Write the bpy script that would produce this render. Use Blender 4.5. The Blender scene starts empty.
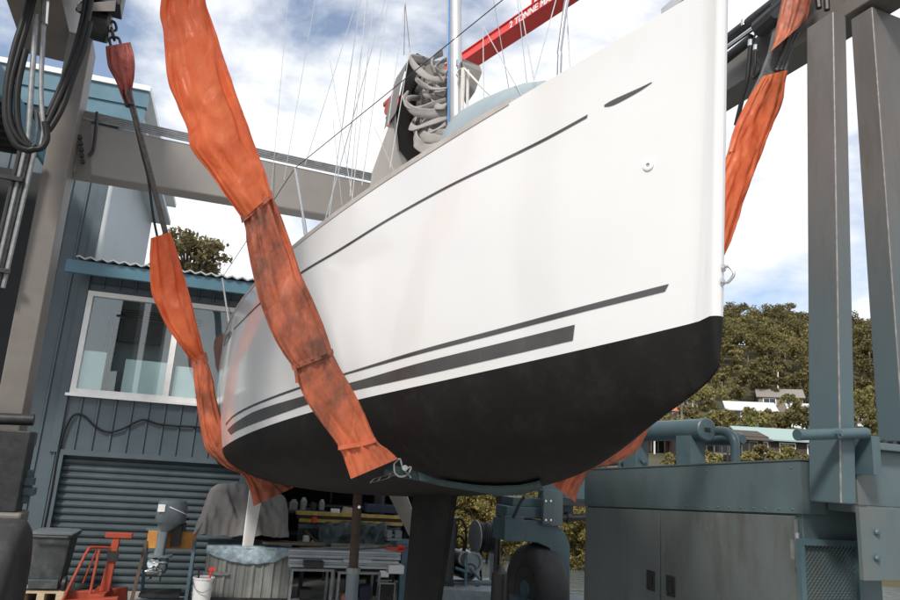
import bpy, bmesh, math, random
import numpy as np
from mathutils import Vector, Matrix, noise
from mathutils.bvhtree import BVHTree
R = math.radians
random.seed(7)
rng = np.random.default_rng(7)
sc = bpy.context.scene
COL = sc.collection

# ------------------------------------------------------------------ camera
F, PITCH, ROLL, CH = 700.0, R(13.3), R(3.8), 2.4
_X = Vector((1, 0, 0)); _U = Vector((0, -math.sin(PITCH), math.cos(PITCH))); _D = Vector((0, math.cos(PITCH), math.sin(PITCH)))
_R = _X * math.cos(ROLL) + _U * math.sin(ROLL)
_V = -_X * math.sin(ROLL) + _U * math.cos(ROLL)
CAM = Vector((0, 0, CH))
cam = bpy.data.objects.new('camera', bpy.data.cameras.new('camera'))
COL.objects.link(cam)
cam.matrix_world = Matrix(((_R.x, _V.x, -_D.x, 0), (_R.y, _V.y, -_D.y, 0), (_R.z, _V.z, -_D.z, CH), (0, 0, 0, 1)))
cam.data.sensor_width = 36; cam.data.lens = 36 * F / 900
cam.data.clip_start = .05; cam.data.clip_end = 3000
sc.camera = cam

# ------------------------------------------------------------------ light
SUN_EL, SUN_AZ = R(44), (-.40, -.92)          # horizontal direction towards the sun: behind the camera, to the left
sdir = Vector((SUN_AZ[0], SUN_AZ[1], 0)).normalized() * math.cos(SUN_EL) + Vector((0, 0, math.sin(SUN_EL)))
sun = bpy.data.objects.new('sun', bpy.data.lights.new('sun', 'SUN'))
COL.objects.link(sun)
sun.data.energy = 2.4; sun.data.angle = R(9); sun.data.color = (1, .93, .85)
sun.rotation_euler = (-sdir).to_track_quat('-Z', 'Y').to_euler()
world = bpy.data.worlds.new('World'); sc.world = world; world.use_nodes = True
nt = world.node_tree; N = nt.nodes; L = nt.links
bg = N['Background']
sky = N.new('ShaderNodeTexSky'); sky.sky_type = 'NISHITA'; sky.sun_disc = False
sky.sun_elevation = SUN_EL; sky.sun_rotation = math.atan2(sdir.x, sdir.y); sky.air_density = 1.1; sky.dust_density = 1.0; sky.ozone_density = 3.0
tc = N.new('ShaderNodeTexCoord'); mp = N.new('ShaderNodeMapping'); mp.inputs['Scale'].default_value = (1, 1, 1.9); mp.inputs['Location'].default_value = (.37, .1, .55)
n1 = N.new('ShaderNodeTexNoise'); n1.inputs['Scale'].default_value = 3.1; n1.inputs['Detail'].default_value = 9; n1.inputs['Roughness'].default_value = .56; n1.inputs['Distortion'].default_value = .25
cr = N.new('ShaderNodeValToRGB'); cr.color_ramp.elements[0].position = .36; cr.color_ramp.elements[1].position = .53; cr.color_ramp.elements[0].color = (.13, .13, .13, 1)
n2 = N.new('ShaderNodeTexNoise'); n2.inputs['Scale'].default_value = 4.5; n2.inputs['Detail'].default_value = 6
cr2 = N.new('ShaderNodeValToRGB'); cr2.color_ramp.elements[0].position = .3; cr2.color_ramp.elements[0].color = (6.5, 6.7, 7.1, 1); cr2.color_ramp.elements[1].position = .7; cr2.color_ramp.elements[1].color = (7.4, 7.5, 7.6, 1)
mx = N.new('ShaderNodeMix'); mx.data_type = 'RGBA'
L.new(tc.outputs['Generated'], mp.inputs['Vector']); L.new(mp.outputs[0], n1.inputs['Vector']); L.new(mp.outputs[0], n2.inputs['Vector'])
L.new(n1.outputs['Fac'], cr.inputs[0]); L.new(n2.outputs['Fac'], cr2.inputs[0])
L.new(cr.outputs[0], mx.inputs['Factor']); L.new(sky.outputs[0], mx.inputs['A']); L.new(cr2.outputs[0], mx.inputs['B'])
L.new(mx.outputs['Result'], bg.inputs['Color']); bg.inputs['Strength'].default_value = .1
vs = sc.view_settings; vs.view_transform = 'Standard'; vs.look = 'None'; vs.gamma = 1; vs.use_curve_mapping = False; vs.exposure = 0.64
sc.cycles.max_bounces = 6; sc.cycles.transparent_max_bounces = 8

# ------------------------------------------------------------------ frames and picks
TH = R(21)                                     # the boat and the lift lie 21 degrees off the view
u = Vector((-math.sin(TH), math.cos(TH), 0)); r = Vector((math.cos(TH), math.sin(TH), 0)); Z = Vector((0, 0, 1))
def W(c, a, z): return r * c + u * a + Z * z   # dock frame: c across, a along (away), z up
def ray(px, py): return _D + _R * ((px - 450) / F) - _V * ((py - 300) / F)
def at(px, py, c=None, a=None, z=None, Y=None):
    d = ray(px, py)
    if c is not None: l = c / d.dot(r)
    elif a is not None: l = a / d.dot(u)
    elif z is not None: l = (z - CH) / d.z
    else: l = Y / d.y
    return CAM + d * l
def ca(p): return p.dot(r), p.dot(u), p.z
FU = Vector((.96, .28, 0)).normalized(); FN = Vector((FU.y, -FU.x, 0))     # workshop front: along it, and out of it
FP = at(70, 393, Y=12.2); FP.z = 0
def FB(t, d, z): return FP + FU * t + FN * d + Z * z
def ft(px, py, d=0):                            # pixel -> (t, z) on a plane d in front of the workshop
    q = ray(px, py); l = ((FP + FN * d - CAM).dot(FN)) / q.dot(FN); p = CAM + q * l
    return (p - FP).dot(FU), p.z

# ------------------------------------------------------------------ materials
MATS = {}
def mat(name, col, rough=.6, metal=0, var=.25, scale=6, bump=0, bscale=None, dirt=None, dirt_amt=.5, dirt_scale=2.5, coat=0, spec=.5, stretch=None, trans=0, detail=8):
    m = bpy.data.materials.new(name); m.use_nodes = True
    nt = m.node_tree; n = nt.nodes; l = nt.links; b = n['Principled BSDF']
    b.inputs['Roughness'].default_value = rough; b.inputs['Metallic'].default_value = metal; b.inputs['Coat Weight'].default_value = coat; b.inputs['Specular IOR Level'].default_value = spec
    tc = n.new('ShaderNodeTexCoord'); mp = n.new('ShaderNodeMapping')
    if stretch: mp.inputs['Scale'].default_value = stretch
    l.new(tc.outputs['Object'], mp.inputs[0])
    nz = n.new('ShaderNodeTexNoise'); nz.inputs['Scale'].default_value = scale; nz.inputs['Detail'].default_value = detail; nz.inputs['Roughness'].default_value = .62
    l.new(mp.outputs[0], nz.inputs['Vector'])
    rp = n.new('ShaderNodeValToRGB')
    rp.color_ramp.elements[0].position = .3; rp.color_ramp.elements[1].position = .7
    rp.color_ramp.elements[0].color = tuple(c * (1 - var) for c in col) + (1,)
    rp.color_ramp.elements[1].color = tuple(min(1, c * (1 + var)) for c in col) + (1,)
    l.new(nz.outputs['Fac'], rp.inputs[0]); out = rp.outputs[0]
    if dirt:
        n3 = n.new('ShaderNodeTexNoise'); n3.inputs['Scale'].default_value = dirt_scale; n3.inputs['Detail'].default_value = 12; n3.inputs['Roughness'].default_value = .72
        l.new(mp.outputs[0], n3.inputs['Vector'])
        r3 = n.new('ShaderNodeValToRGB'); r3.color_ramp.elements[0].position = .5; r3.color_ramp.elements[1].position = .72
        r3.color_ramp.elements[0].color = (0, 0, 0, 1); r3.color_ramp.elements[1].color = (dirt_amt,) * 3 + (1,)
        l.new(n3.outputs['Fac'], r3.inputs[0])
        mx = n.new('ShaderNodeMix'); mx.data_type = 'RGBA'; mx.inputs['B'].default_value = tuple(dirt) + (1,)
        l.new(r3.outputs[0], mx.inputs['Factor']); l.new(out, mx.inputs['A']); out = mx.outputs['Result']
    l.new(out, b.inputs['Base Color'])
    rr = n.new('ShaderNodeMapRange'); rr.inputs['To Min'].default_value = max(.03, rough - .12); rr.inputs['To Max'].default_value = min(1, rough + .12)
    l.new(nz.outputs['Fac'], rr.inputs['Value']); l.new(rr.outputs[0], b.inputs['Roughness'])
    if bump:
        nb = n.new('ShaderNodeTexNoise'); nb.inputs['Scale'].default_value = bscale or scale * 4; nb.inputs['Detail'].default_value = 6
        l.new(mp.outputs[0], nb.inputs['Vector'])
        bm = n.new('ShaderNodeBump'); bm.inputs['Strength'].default_value = bump; bm.inputs['Distance'].default_value = .02
        l.new(nb.outputs['Fac'], bm.inputs['Height']); l.new(bm.outputs[0], b.inputs['Normal'])
    if trans:
        tr = n.new('ShaderNodeBsdfTranslucent'); l.new(out, tr.inputs['Color'])
        ms = n.new('ShaderNodeMixShader'); ms.inputs[0].default_value = trans
        l.new(b.outputs[0], ms.inputs[1]); l.new(tr.outputs[0], ms.inputs[2]); l.new(ms.outputs[0], n['Material Output'].inputs['Surface'])
    MATS[name] = m
    return m
white_hull = mat('white_gelcoat', (.655, .66, .66), .15, var=.02, scale=1.2, coat=.3, dirt=(.60, .60, .585), dirt_amt=.3, dirt_scale=1.1)
antifoul = mat('black_antifouling', (.0065, .0063, .0062), .7, spec=.22, var=.35, scale=3, bump=.12, bscale=60, dirt=(.019, .018, .017), dirt_amt=.8, dirt_scale=5)
stripe_m = mat('charcoal_stripe', (.055, .055, .055), .25, var=.15, scale=3, coat=.3)
rail_m = mat('grey_toe_rail', (.40, .375, .355), .5, var=.15)
alloy = mat('silver_alloy', (.60, .60, .60), .42, .6, var=.06, scale=4)
steel = mat('stainless_steel', (.62, .62, .62), .22, 1, var=.05)
lift = mat('brown_grey_lift_paint', (.150, .138, .125), .5, var=.10, scale=3, dirt=(.15, .115, .09), dirt_amt=.5, dirt_scale=1.6, bump=.06, bscale=30)
lift_b = mat('teal_cabinet_paint', (.080, .116, .124), .42, var=.14, scale=3.5, dirt=(.135, .115, .09), dirt_amt=.65, dirt_scale=1.5, bump=.06, bscale=25, stretch=(1, 1, .45))
lift_t = mat('teal_steel_paint', (.055, .098, .113), .42, var=.16, scale=5, dirt=(.10, .09, .07), dirt_amt=.45, bump=.06, bscale=25)
beam_m = mat('pale_grey_beam_paint', (.245, .232, .215), .5, var=.08, scale=2, dirt=(.19, .17, .15), dirt_amt=.4, dirt_scale=2)
darksteel = mat('dark_greasy_steel', (.03, .031, .032), .45, .3, var=.4, scale=8, bump=.1)
hose_m = mat('black_rubber', (.011, .011, .0115), .5, spec=.3, var=.3, scale=9)
tyre_m = mat('worn_tyre_rubber', (.030, .030, .031), .75, var=.3, scale=7, dirt=(.085, .08, .075), dirt_amt=.5, dirt_scale=5, bump=.15)
def plastic(name, a, c, trans, rough):
    m = bpy.data.materials.new(name); m.use_nodes = True; n = m.node_tree.nodes; l = m.node_tree.links; b = n['Principled BSDF']
    b.inputs['Roughness'].default_value = rough; b.inputs['Specular IOR Level'].default_value = .45
    tc = n.new('ShaderNodeTexCoord'); mp = n.new('ShaderNodeMapping'); mp.inputs['Rotation'].default_value = (0, R(-25), R(20)); mp.inputs['Scale'].default_value = (1, 1, .6); l.new(tc.outputs['Object'], mp.inputs[0])
    ds = n.new('ShaderNodeTexNoise'); ds.inputs['Scale'].default_value = 5; ds.inputs['Detail'].default_value = 3; l.new(mp.outputs[0], ds.inputs['Vector'])
    ad = n.new('ShaderNodeMix'); ad.data_type = 'VECTOR'; ad.inputs['Factor'].default_value = .10; l.new(mp.outputs[0], ad.inputs['A']); l.new(ds.outputs['Color'], ad.inputs['B'])
    v1 = n.new('ShaderNodeTexNoise'); v1.noise_type = 'RIDGED_MULTIFRACTAL'; v1.inputs['Scale'].default_value = 2.6; v1.inputs['Detail'].default_value = 2.5; v1.inputs['Roughness'].default_value = .5; v1.inputs['Distortion'].default_value = .5
    v2 = n.new('ShaderNodeTexVoronoi'); v2.feature = 'DISTANCE_TO_EDGE'; v2.inputs['Scale'].default_value = 7
    for v in (v1, v2): l.new(ad.outputs['Result'], v.inputs['Vector'])
    sm = n.new('ShaderNodeMath'); sm.operation = 'MULTIPLY_ADD'; sm.inputs[1].default_value = .7; l.new(v2.outputs['Distance'], sm.inputs[0]); l.new(v1.outputs['Fac'], sm.inputs[2])
    bp = n.new('ShaderNodeBump'); bp.inputs['Strength'].default_value = .65; bp.inputs['Distance'].default_value = .035; l.new(sm.outputs[0], bp.inputs['Height']); l.new(bp.outputs[0], b.inputs['Normal'])
    nz = n.new('ShaderNodeTexNoise'); nz.inputs['Scale'].default_value = 3.2; nz.inputs['Detail'].default_value = 12; nz.inputs['Roughness'].default_value = .72; l.new(mp.outputs[0], nz.inputs['Vector'])
    rp = n.new('ShaderNodeValToRGB'); rp.color_ramp.elements[0].position = .36; rp.color_ramp.elements[1].position = .6; rp.color_ramp.elements[0].color = tuple(c) + (1,); rp.color_ramp.elements[1].color = tuple(a) + (1,)
    l.new(nz.outputs['Fac'], rp.inputs[0]); l.new(rp.outputs[0], b.inputs['Base Color'])
    tr = n.new('ShaderNodeBsdfTranslucent'); l.new(rp.outputs[0], tr.inputs['Color']); l.new(bp.outputs[0], tr.inputs['Normal']); ms = n.new('ShaderNodeMixShader'); ms.inputs[0].default_value = trans
    l.new(b.outputs[0], ms.inputs[1]); l.new(tr.outputs[0], ms.inputs[2]); l.new(ms.outputs[0], n['Material Output'].inputs['Surface'])
    return m
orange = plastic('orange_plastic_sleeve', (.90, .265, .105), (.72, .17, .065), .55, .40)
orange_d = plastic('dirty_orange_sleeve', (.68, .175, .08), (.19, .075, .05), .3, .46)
red_wrap = mat('faded_red_wrap', (.27, .05, .035), .55, var=.35, scale=7, dirt=(.06, .03, .025), dirt_amt=.7, dirt_scale=6, bump=.6, bscale=12)
webbing = mat('teal_webbing', (.03, .058, .065), .8, var=.35, scale=5, bump=.5, bscale=40, stretch=(1, 1, 1))
webbing_g = mat('grey_webbing', (.10, .105, .11), .8, var=.3, scale=6, bump=.5, bscale=40)
wire_m = mat('wire_rope', (.10, .085, .075), .5, .5, var=.4, scale=25, bump=.6, bscale=90)
clad = mat('blue_grey_cladding', (.068, .096, .114), .45, var=.16, scale=2, dirt=(.095, .12, .135), dirt_amt=.5, dirt_scale=1.2)
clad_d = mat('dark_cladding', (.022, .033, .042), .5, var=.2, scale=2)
door_m = mat('roller_door_steel', (.052, .072, .082), .4, var=.16, scale=1.6, dirt=(.025, .03, .033), dirt_amt=.6, dirt_scale=1.3)
fascia_m = mat('teal_fascia', (.075, .17, .225), .4, var=.12, scale=3)
pale_wall = mat('pale_grey_wall_panel', (.40, .44, .46), .6, var=.06, scale=2)
white_p = mat('white_paint', (.80, .80, .79), .4, var=.05, dirt=(.55, .53, .5), dirt_amt=.4)
leg_m = mat('weathered_sun_shade_leg_paint', (.118, .110, .102), .5, var=.14, scale=3, dirt=(.075, .055, .04), dirt_amt=.7, dirt_scale=3.5, bump=.06, bscale=30, stretch=(1, 1, .22))
def _legtint():                                 # warm sunlit tone painted into the upper legs, teal shade tone lower down
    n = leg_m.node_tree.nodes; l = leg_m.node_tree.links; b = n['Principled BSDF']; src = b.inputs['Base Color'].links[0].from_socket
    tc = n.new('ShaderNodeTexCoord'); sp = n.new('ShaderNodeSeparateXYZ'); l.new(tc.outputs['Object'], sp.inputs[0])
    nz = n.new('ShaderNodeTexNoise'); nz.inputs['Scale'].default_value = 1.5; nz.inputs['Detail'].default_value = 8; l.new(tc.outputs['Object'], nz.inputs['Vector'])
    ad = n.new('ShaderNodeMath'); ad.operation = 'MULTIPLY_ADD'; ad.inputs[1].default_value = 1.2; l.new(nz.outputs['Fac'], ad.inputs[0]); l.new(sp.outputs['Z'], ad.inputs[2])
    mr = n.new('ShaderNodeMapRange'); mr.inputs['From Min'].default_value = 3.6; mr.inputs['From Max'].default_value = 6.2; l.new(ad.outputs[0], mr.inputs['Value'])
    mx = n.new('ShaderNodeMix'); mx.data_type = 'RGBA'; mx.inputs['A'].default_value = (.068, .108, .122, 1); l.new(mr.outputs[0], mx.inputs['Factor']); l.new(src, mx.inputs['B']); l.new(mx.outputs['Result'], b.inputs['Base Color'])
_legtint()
worn_door = mat('worn_grey_door_paint', (.118, .138, .138), .42, var=.12, scale=3, dirt=(.060, .047, .036), dirt_amt=.85, dirt_scale=1.6, bump=.06, bscale=25, stretch=(1, 1, .25))
edge_m = mat('bare_weld_edge', (.20, .19, .18), .5, .2, var=.35, scale=14)
room_m = mat('pale_room_wall', (.38, .41, .42), .8, var=.1)
glass_d = bpy.data.materials.new('window_glass'); glass_d.use_nodes = True
_n = glass_d.node_tree.nodes; _l = glass_d.node_tree.links
_g = _n.new('ShaderNodeBsdfGlossy'); _g.inputs['Roughness'].default_value = .02; _t = _n.new('ShaderNodeBsdfTransparent'); _t.inputs['Color'].default_value = (.93, .98, .98, 1)
_lw = _n.new('ShaderNodeLayerWeight'); _lw.inputs['Blend'].default_value = .35; _f = _n.new('ShaderNodeMapRange'); _f.inputs['To Min'].default_value = .10; _f.inputs['To Max'].default_value = .75; _l.new(_lw.outputs['Facing'], _f.inputs['Value']); _m = _n.new('ShaderNodeMixShader')
_l.new(_f.outputs[0], _m.inputs[0]); _l.new(_t.outputs[0], _m.inputs[1]); _l.new(_g.outputs[0], _m.inputs[2]); _l.new(_m.outputs[0], _n['Material Output'].inputs['Surface'])
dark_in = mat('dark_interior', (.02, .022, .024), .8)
paper = mat('pale_board', (.78, .88, .89), .6, var=.04)
concrete = mat('yard_concrete', (.30, .29, .27), .85, var=.18, scale=1.2, dirt=(.14, .135, .125), dirt_amt=.7, dirt_scale=.7, bump=.3, bscale=20)
stay_m = mat('pale_stay_wire', (.50, .49, .48), .4, .3, var=.15, scale=30)
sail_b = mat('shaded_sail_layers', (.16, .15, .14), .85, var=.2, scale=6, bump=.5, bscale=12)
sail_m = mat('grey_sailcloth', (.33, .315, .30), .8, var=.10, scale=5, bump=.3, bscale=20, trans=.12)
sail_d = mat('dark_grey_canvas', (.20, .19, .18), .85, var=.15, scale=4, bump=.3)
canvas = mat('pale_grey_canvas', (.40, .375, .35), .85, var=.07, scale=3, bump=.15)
bluegrey = mat('blue_grey_cover', (.27, .33, .36), .6, var=.08, scale=3)
rope_w = mat('white_rope', (.62, .60, .57), .8, var=.1, scale=30)
rope_b = mat('blue_rope', (.07, .25, .60), .8, var=.2, scale=40)
red_p = mat('red_crane_paint', (.74, .07, .06), .45, var=.10, scale=3, dirt=(.35, .05, .04), dirt_amt=.4)
red_o = mat('orange_red_paint', (.34, .05, .022), .5, var=.2, scale=6, dirt=(.12, .05, .03), dirt_amt=.6, dirt_scale=5)
bin_m = mat('weathered_dark_plastic', (.040, .048, .050), .6, var=.3, scale=5, dirt=(.17, .18, .17), dirt_amt=.5, dirt_scale=6)
timber = mat('pale_pallet_timber', (.46, .37, .25), .85, var=.2, scale=5, stretch=(1, 8, 8))
plank_m = mat('brown_timber', (.16, .12, .085), .8, var=.25, scale=4)
ob_m = mat('grey_outboard_paint', (.15, .185, .20), .3, var=.1, coat=.3)
ob_d = mat('dark_outboard_paint', (.085, .11, .125), .35, var=.15)
oily = mat('oil_stained_yellow_board', (.50, .24, .06), .8, var=.25, scale=5, dirt=(.48, .09, .03), dirt_amt=.95, dirt_scale=7)
tarp_g = mat('grey_brown_tarp', (.225, .215, .207), .85, var=.14, scale=3, bump=.5, bscale=6, dirt=(.14, .13, .12), dirt_amt=.5)
tarp_b = mat('faded_blue_tarp', (.34, .44, .50), .7, var=.35, scale=12, bump=.5, bscale=14)
tarp_d = mat('dark_teal_tarp', (.06, .085, .095), .55, var=.3, scale=4, bump=.6, bscale=7)
crate_m = mat('grimy_grey_crate', (.165, .175, .170), .7, var=.3, scale=3, dirt=(.30, .29, .26), dirt_amt=.7, dirt_scale=3.5, bump=.2, stretch=(1, 1, .5))
alu_m = mat('weathered_aluminium', (.46, .50, .52), .45, .4, var=.15, scale=5, dirt=(.25, .25, .24), dirt_amt=.5)
galv = mat('galvanised_steel', (.26, .27, .275), .5, .5, var=.25, scale=9)
black_p = mat('black_plastic', (.02, .02, .021), .45, var=.3)
navy = mat('navy_box', (.025, .03, .06), .6)
yellow_b = mat('yellow_beam_paint', (.48, .36, .10), .7, var=.3, scale=8, dirt=(.30, .10, .05), dirt_amt=.7, dirt_scale=9)
blue_b = mat('blue_bench_paint', (.075, .15, .19), .5, var=.25, scale=6, dirt=(.09, .07, .06), dirt_amt=.6)
rust = mat('rusty_steel', (.075, .05, .037), .8, .1, var=.4, scale=9, bump=.2)
red_pl = mat('red_plastic', (.62, .05, .03), .4)
grey_pl = mat('grey_foil_paint', (.33, .32, .305), .5, var=.1)
panel_m = mat('dark_grey_panel', (.055, .057, .06), .6, var=.2)
brick_m = mat('brick_wall', (.36, .17, .12), .85, var=.2, scale=1)
wall_w = mat('white_weatherboard', (.70, .71, .70), .7, var=.06)
wall_br = mat('grey_brown_wall', (.20, .17, .14), .8, var=.15)
wall_dk = mat('dark_timber_wall', (.055, .04, .032), .8, var=.25)
roof_w = mat('white_metal_roof', (.50, .53, .55), .5, var=.05)
roof_t = mat('pale_teal_roof', (.27, .37, .35), .5, var=.06)
roof_r = mat('terracotta_roof', (.46, .17, .10), .8, var=.2)
roof_g = mat('grey_tile_roof', (.22, .20, .18), .8, var=.15)
win_dk = mat('dark_house_glass', (.03, .035, .04), .12, var=.2)
bark = mat('tree_bark', (.20, .17, .14), .9, var=.3, scale=3)
bark_d = mat('dark_bark', (.07, .055, .045), .9, var=.3, scale=3)
soil = mat('hillside_soil', (.055, .05, .022), .95, var=.4, scale=.08, dirt=(.11, .09, .05), dirt_amt=.5, dirt_scale=.03)
def leafmat(name, a, b, scale):
    m = bpy.data.materials.new(name); m.use_nodes = True
    nt = m.node_tree; n = nt.nodes; l = nt.links; bs = n['Principled BSDF']; bs.inputs['Roughness'].default_value = .6; bs.inputs['Specular IOR Level'].default_value = .25
    g = n.new('ShaderNodeNewGeometry'); nz = n.new('ShaderNodeTexNoise'); nz.inputs['Scale'].default_value = scale; nz.inputs['Detail'].default_value = 5
    l.new(g.outputs['Position'], nz.inputs['Vector'])
    ad = n.new('ShaderNodeMath'); ad.operation = 'MULTIPLY_ADD'; ad.inputs[1].default_value = .35; l.new(g.outputs['Random Per Island'], ad.inputs[0]); l.new(nz.outputs['Fac'], ad.inputs[2])
    rp = n.new('ShaderNodeValToRGB'); rp.color_ramp.elements[0].position = .42; rp.color_ramp.elements[1].position = .9
    rp.color_ramp.elements[0].color = tuple(a) + (1,); rp.color_ramp.elements[1].color = tuple(b) + (1,)
    l.new(ad.outputs[0], rp.inputs[0]); l.new(rp.outputs[0], bs.inputs['Base Color'])
    tr = n.new('ShaderNodeBsdfTranslucent'); l.new(rp.outputs[0], tr.inputs['Color']); ms = n.new('ShaderNodeMixShader'); ms.inputs[0].default_value = .3
    l.new(bs.outputs[0], ms.inputs[1]); l.new(tr.outputs[0], ms.inputs[2]); l.new(ms.outputs[0], n['Material Output'].inputs['Surface'])
    return m
leaf_m = leafmat('mangrove_leaves', (.085, .074, .022), (.33, .275, .095), .9)
leaf_h = leafmat('eucalypt_leaves', (.060, .056, .022), (.25, .215, .085), .06)
leaf_h2 = leafmat('garden_tree_leaves', (.095, .088, .028), (.33, .29, .11), .15)
leaf_g = leafmat('gum_leaves', (.06, .055, .025), (.20, .17, .08), .7)
leaf_p = leafmat('palm_fronds', (.10, .10, .03), (.26, .23, .08), .3)

# ------------------------------------------------------------------ mesh building
WM = {}
def tag(o, label=None, cat=None, group=None, kind=None):
    if label: o['label'] = label
    if cat: o['category'] = cat
    if group: o['group'] = group
    if kind: o['kind'] = kind
    return o
def thing(name, label, cat, p, rz=0, group=None):
    o = bpy.data.objects.new(name, None); COL.objects.link(o)
    o.empty_display_size = .2
    o.location = p; o.rotation_euler = (0, 0, rz)
    WM[o] = Matrix.Translation(p) @ Matrix.Rotation(rz, 4, 'Z')
    return tag(o, label, cat, group)
class MB:
    def __init__(s): s.v = []; s.f = []; s.mi = []; s.cur = 0
    def add(s, vs, fs):
        k = len(s.v); s.v += [Vector(v) for v in vs]; s.f += [[i + k for i in f] for f in fs]; s.mi += [s.cur] * len(fs); return s
    def hexa(s, b, t):                          # four bottom, four top corners
        return s.add(list(b) + list(t), [[3, 2, 1, 0], [4, 5, 6, 7], [0, 1, 5, 4], [1, 2, 6, 5], [2, 3, 7, 6], [3, 0, 4, 7]])
    def box(s, c0, c1, a0, a1, z0, z1, fr=None):
        fr = fr or W
        return s.hexa([fr(c0, a0, z0), fr(c1, a0, z0), fr(c1, a1, z0), fr(c0, a1, z0)], [fr(c0, a0, z1), fr(c1, a0, z1), fr(c1, a1, z1), fr(c0, a1, z1)])
    def bar(s, p, q, w, h, up=Z):
        p = Vector(p); q = Vector(q); d = (q - p).normalized(); x = d.cross(up)
        if x.length < 1e-4: x = d.cross(Vector((0, 1, 0)))
        x.normalize(); y = x.cross(d).normalized(); x = x * w / 2; y = y * h / 2
        return s.hexa([p - x - y, p + x - y, p + x + y, p - x + y], [q - x - y, q + x - y, q + x + y, q - x + y])
    def loft(s, rings, closed=True, caps=True):
        n = len(rings[0]); k = len(s.v); s.v += [Vector(p) for rg in rings for p in rg]
        m = n if closed else n - 1; c0 = len(s.f)
        for i in range(len(rings) - 1):
            for j in range(m):
                a = k + i * n + j; b = k + i * n + (j + 1) % n
                s.f.append([a, b, b + n, a + n])
        if caps and closed:
            s.f.append([k + j for j in range(n)][::-1]); s.f.append([k + (len(rings) - 1) * n + j for j in range(n)])
        s.mi += [s.cur] * (len(s.f) - c0)
        return s
    def tube(s, pts, rad, seg=8, caps=True):
        pts = [Vector(p) for p in pts]; rings = []; pr = None
        rad = rad if isinstance(rad, (list, tuple)) else [rad] * len(pts)
        for i, p in enumerate(pts):
            d = (pts[min(i + 1, len(pts) - 1)] - pts[max(i - 1, 0)]).normalized()
            if pr is None: x = d.cross(Z if abs(d.z) < .9 else Vector((1, 0, 0))).normalized()
            else: x = (pr - d * pr.dot(d)).normalized()
            pr = x; y = d.cross(x)
            rings.append([p + (x * math.cos(t) + y * math.sin(t)) * rad[i] for t in [2 * math.pi * k / seg for k in range(seg)]])
        return s.loft(rings, True, caps)
    def lathe(s, p, axis, prof, seg=24):        # prof: (offset along axis, radius)
        axis = Vector(axis).normalized(); x = axis.cross(Z if abs(axis.z) < .9 else Vector((1, 0, 0))).normalized(); y = axis.cross(x); p = Vector(p)
        return s.loft([[p + axis * h + (x * math.cos(t) + y * math.sin(t)) * max(q, 1e-4) for t in [2 * math.pi * k / seg for k in range(seg)]] for h, q in prof])
    def prism(s, poly, ext):
        ext = Vector(ext); n = len(poly); a = [Vector(p) for p in poly]
        return s.add(a + [p + ext for p in a], [list(range(n))[::-1], list(range(n, 2 * n))] + [[i, (i + 1) % n, n + (i + 1) % n, n + i] for i in range(n)])
    def sphere(s, p, rx, ry=None, rz=None, seg=14, rg=8):
        ry = ry or rx; rz = rz or rx; p = Vector(p)
        return s.loft([[p + Vector((rx * math.sin(f) * math.cos(t), ry * math.sin(f) * math.sin(t), -rz * math.cos(f))) for t in [2 * math.pi * k / seg for k in range(seg)]] for f in [1e-3 + (math.pi - 2e-3) * k / rg for k in range(rg + 1)]])
    def build(s, name, m, parent=None, smooth=False, bevel=0, fixn=True):
        if parent is None:
            lo = Vector((min(v.x for v in s.v), min(v.y for v in s.v), min(v.z for v in s.v))); hi = Vector((max(v.x for v in s.v), max(v.y for v in s.v), 0))
            org = Vector(((lo.x + hi.x) / 2, (lo.y + hi.y) / 2, lo.z)); M = Matrix.Translation(org)
        else: M = WM[parent]
        inv = M.inverted()
        me = bpy.data.meshes.new(name); me.from_pydata([inv @ v for v in s.v], [], s.f)
        for mm in (m if isinstance(m, (list, tuple)) else [m]): me.materials.append(mm)
        if any(s.mi): me.polygons.foreach_set('material_index', s.mi)
        if fixn:
            b = bmesh.new(); b.from_mesh(me); bmesh.ops.recalc_face_normals(b, faces=b.faces); b.to_mesh(me); b.free()
        if smooth:
            me.polygons.foreach_set('use_smooth', [True] * len(me.polygons))
            if smooth != 'all': me.set_sharp_from_angle(angle=R(38))
        o = bpy.data.objects.new(name, me); COL.objects.link(o)
        if parent is None: o.location = M.translation
        else: o.parent = parent
        WM[o] = M
        if bevel:
            bv = o.modifiers.new('bevel', 'BEVEL'); bv.width = bevel; bv.segments = 2; bv.limit_method = 'ANGLE'; bv.angle_limit = R(40)
        return o
def part(name, m, parent, fn, smooth=False, bevel=0):
    b = MB(); fn(b); return b.build(name, m, parent, smooth, bevel)
def copy_part(o, parent, dv):                   # the same mesh moved by dv (world)
    c = o.copy(); COL.objects.link(c); c.parent = parent
    M = WM[parent] if parent else Matrix.Identity(4)
    c.location = o.location + (M.inverted().to_3x3() @ Vector(dv)); WM[c] = M @ Matrix.Translation(c.location)
    return c
def copy_tree(o, dv=None, loc=None, parent=None):
    c = o.copy(); COL.objects.link(c)
    if parent: c.parent = parent
    else:
        if loc is not None: c.location = loc
        else: c.location = o.location + Vector(dv)
    for ch in [x for x in bpy.data.objects if x.parent == o]: copy_tree(ch, parent=c)
    return c
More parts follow.
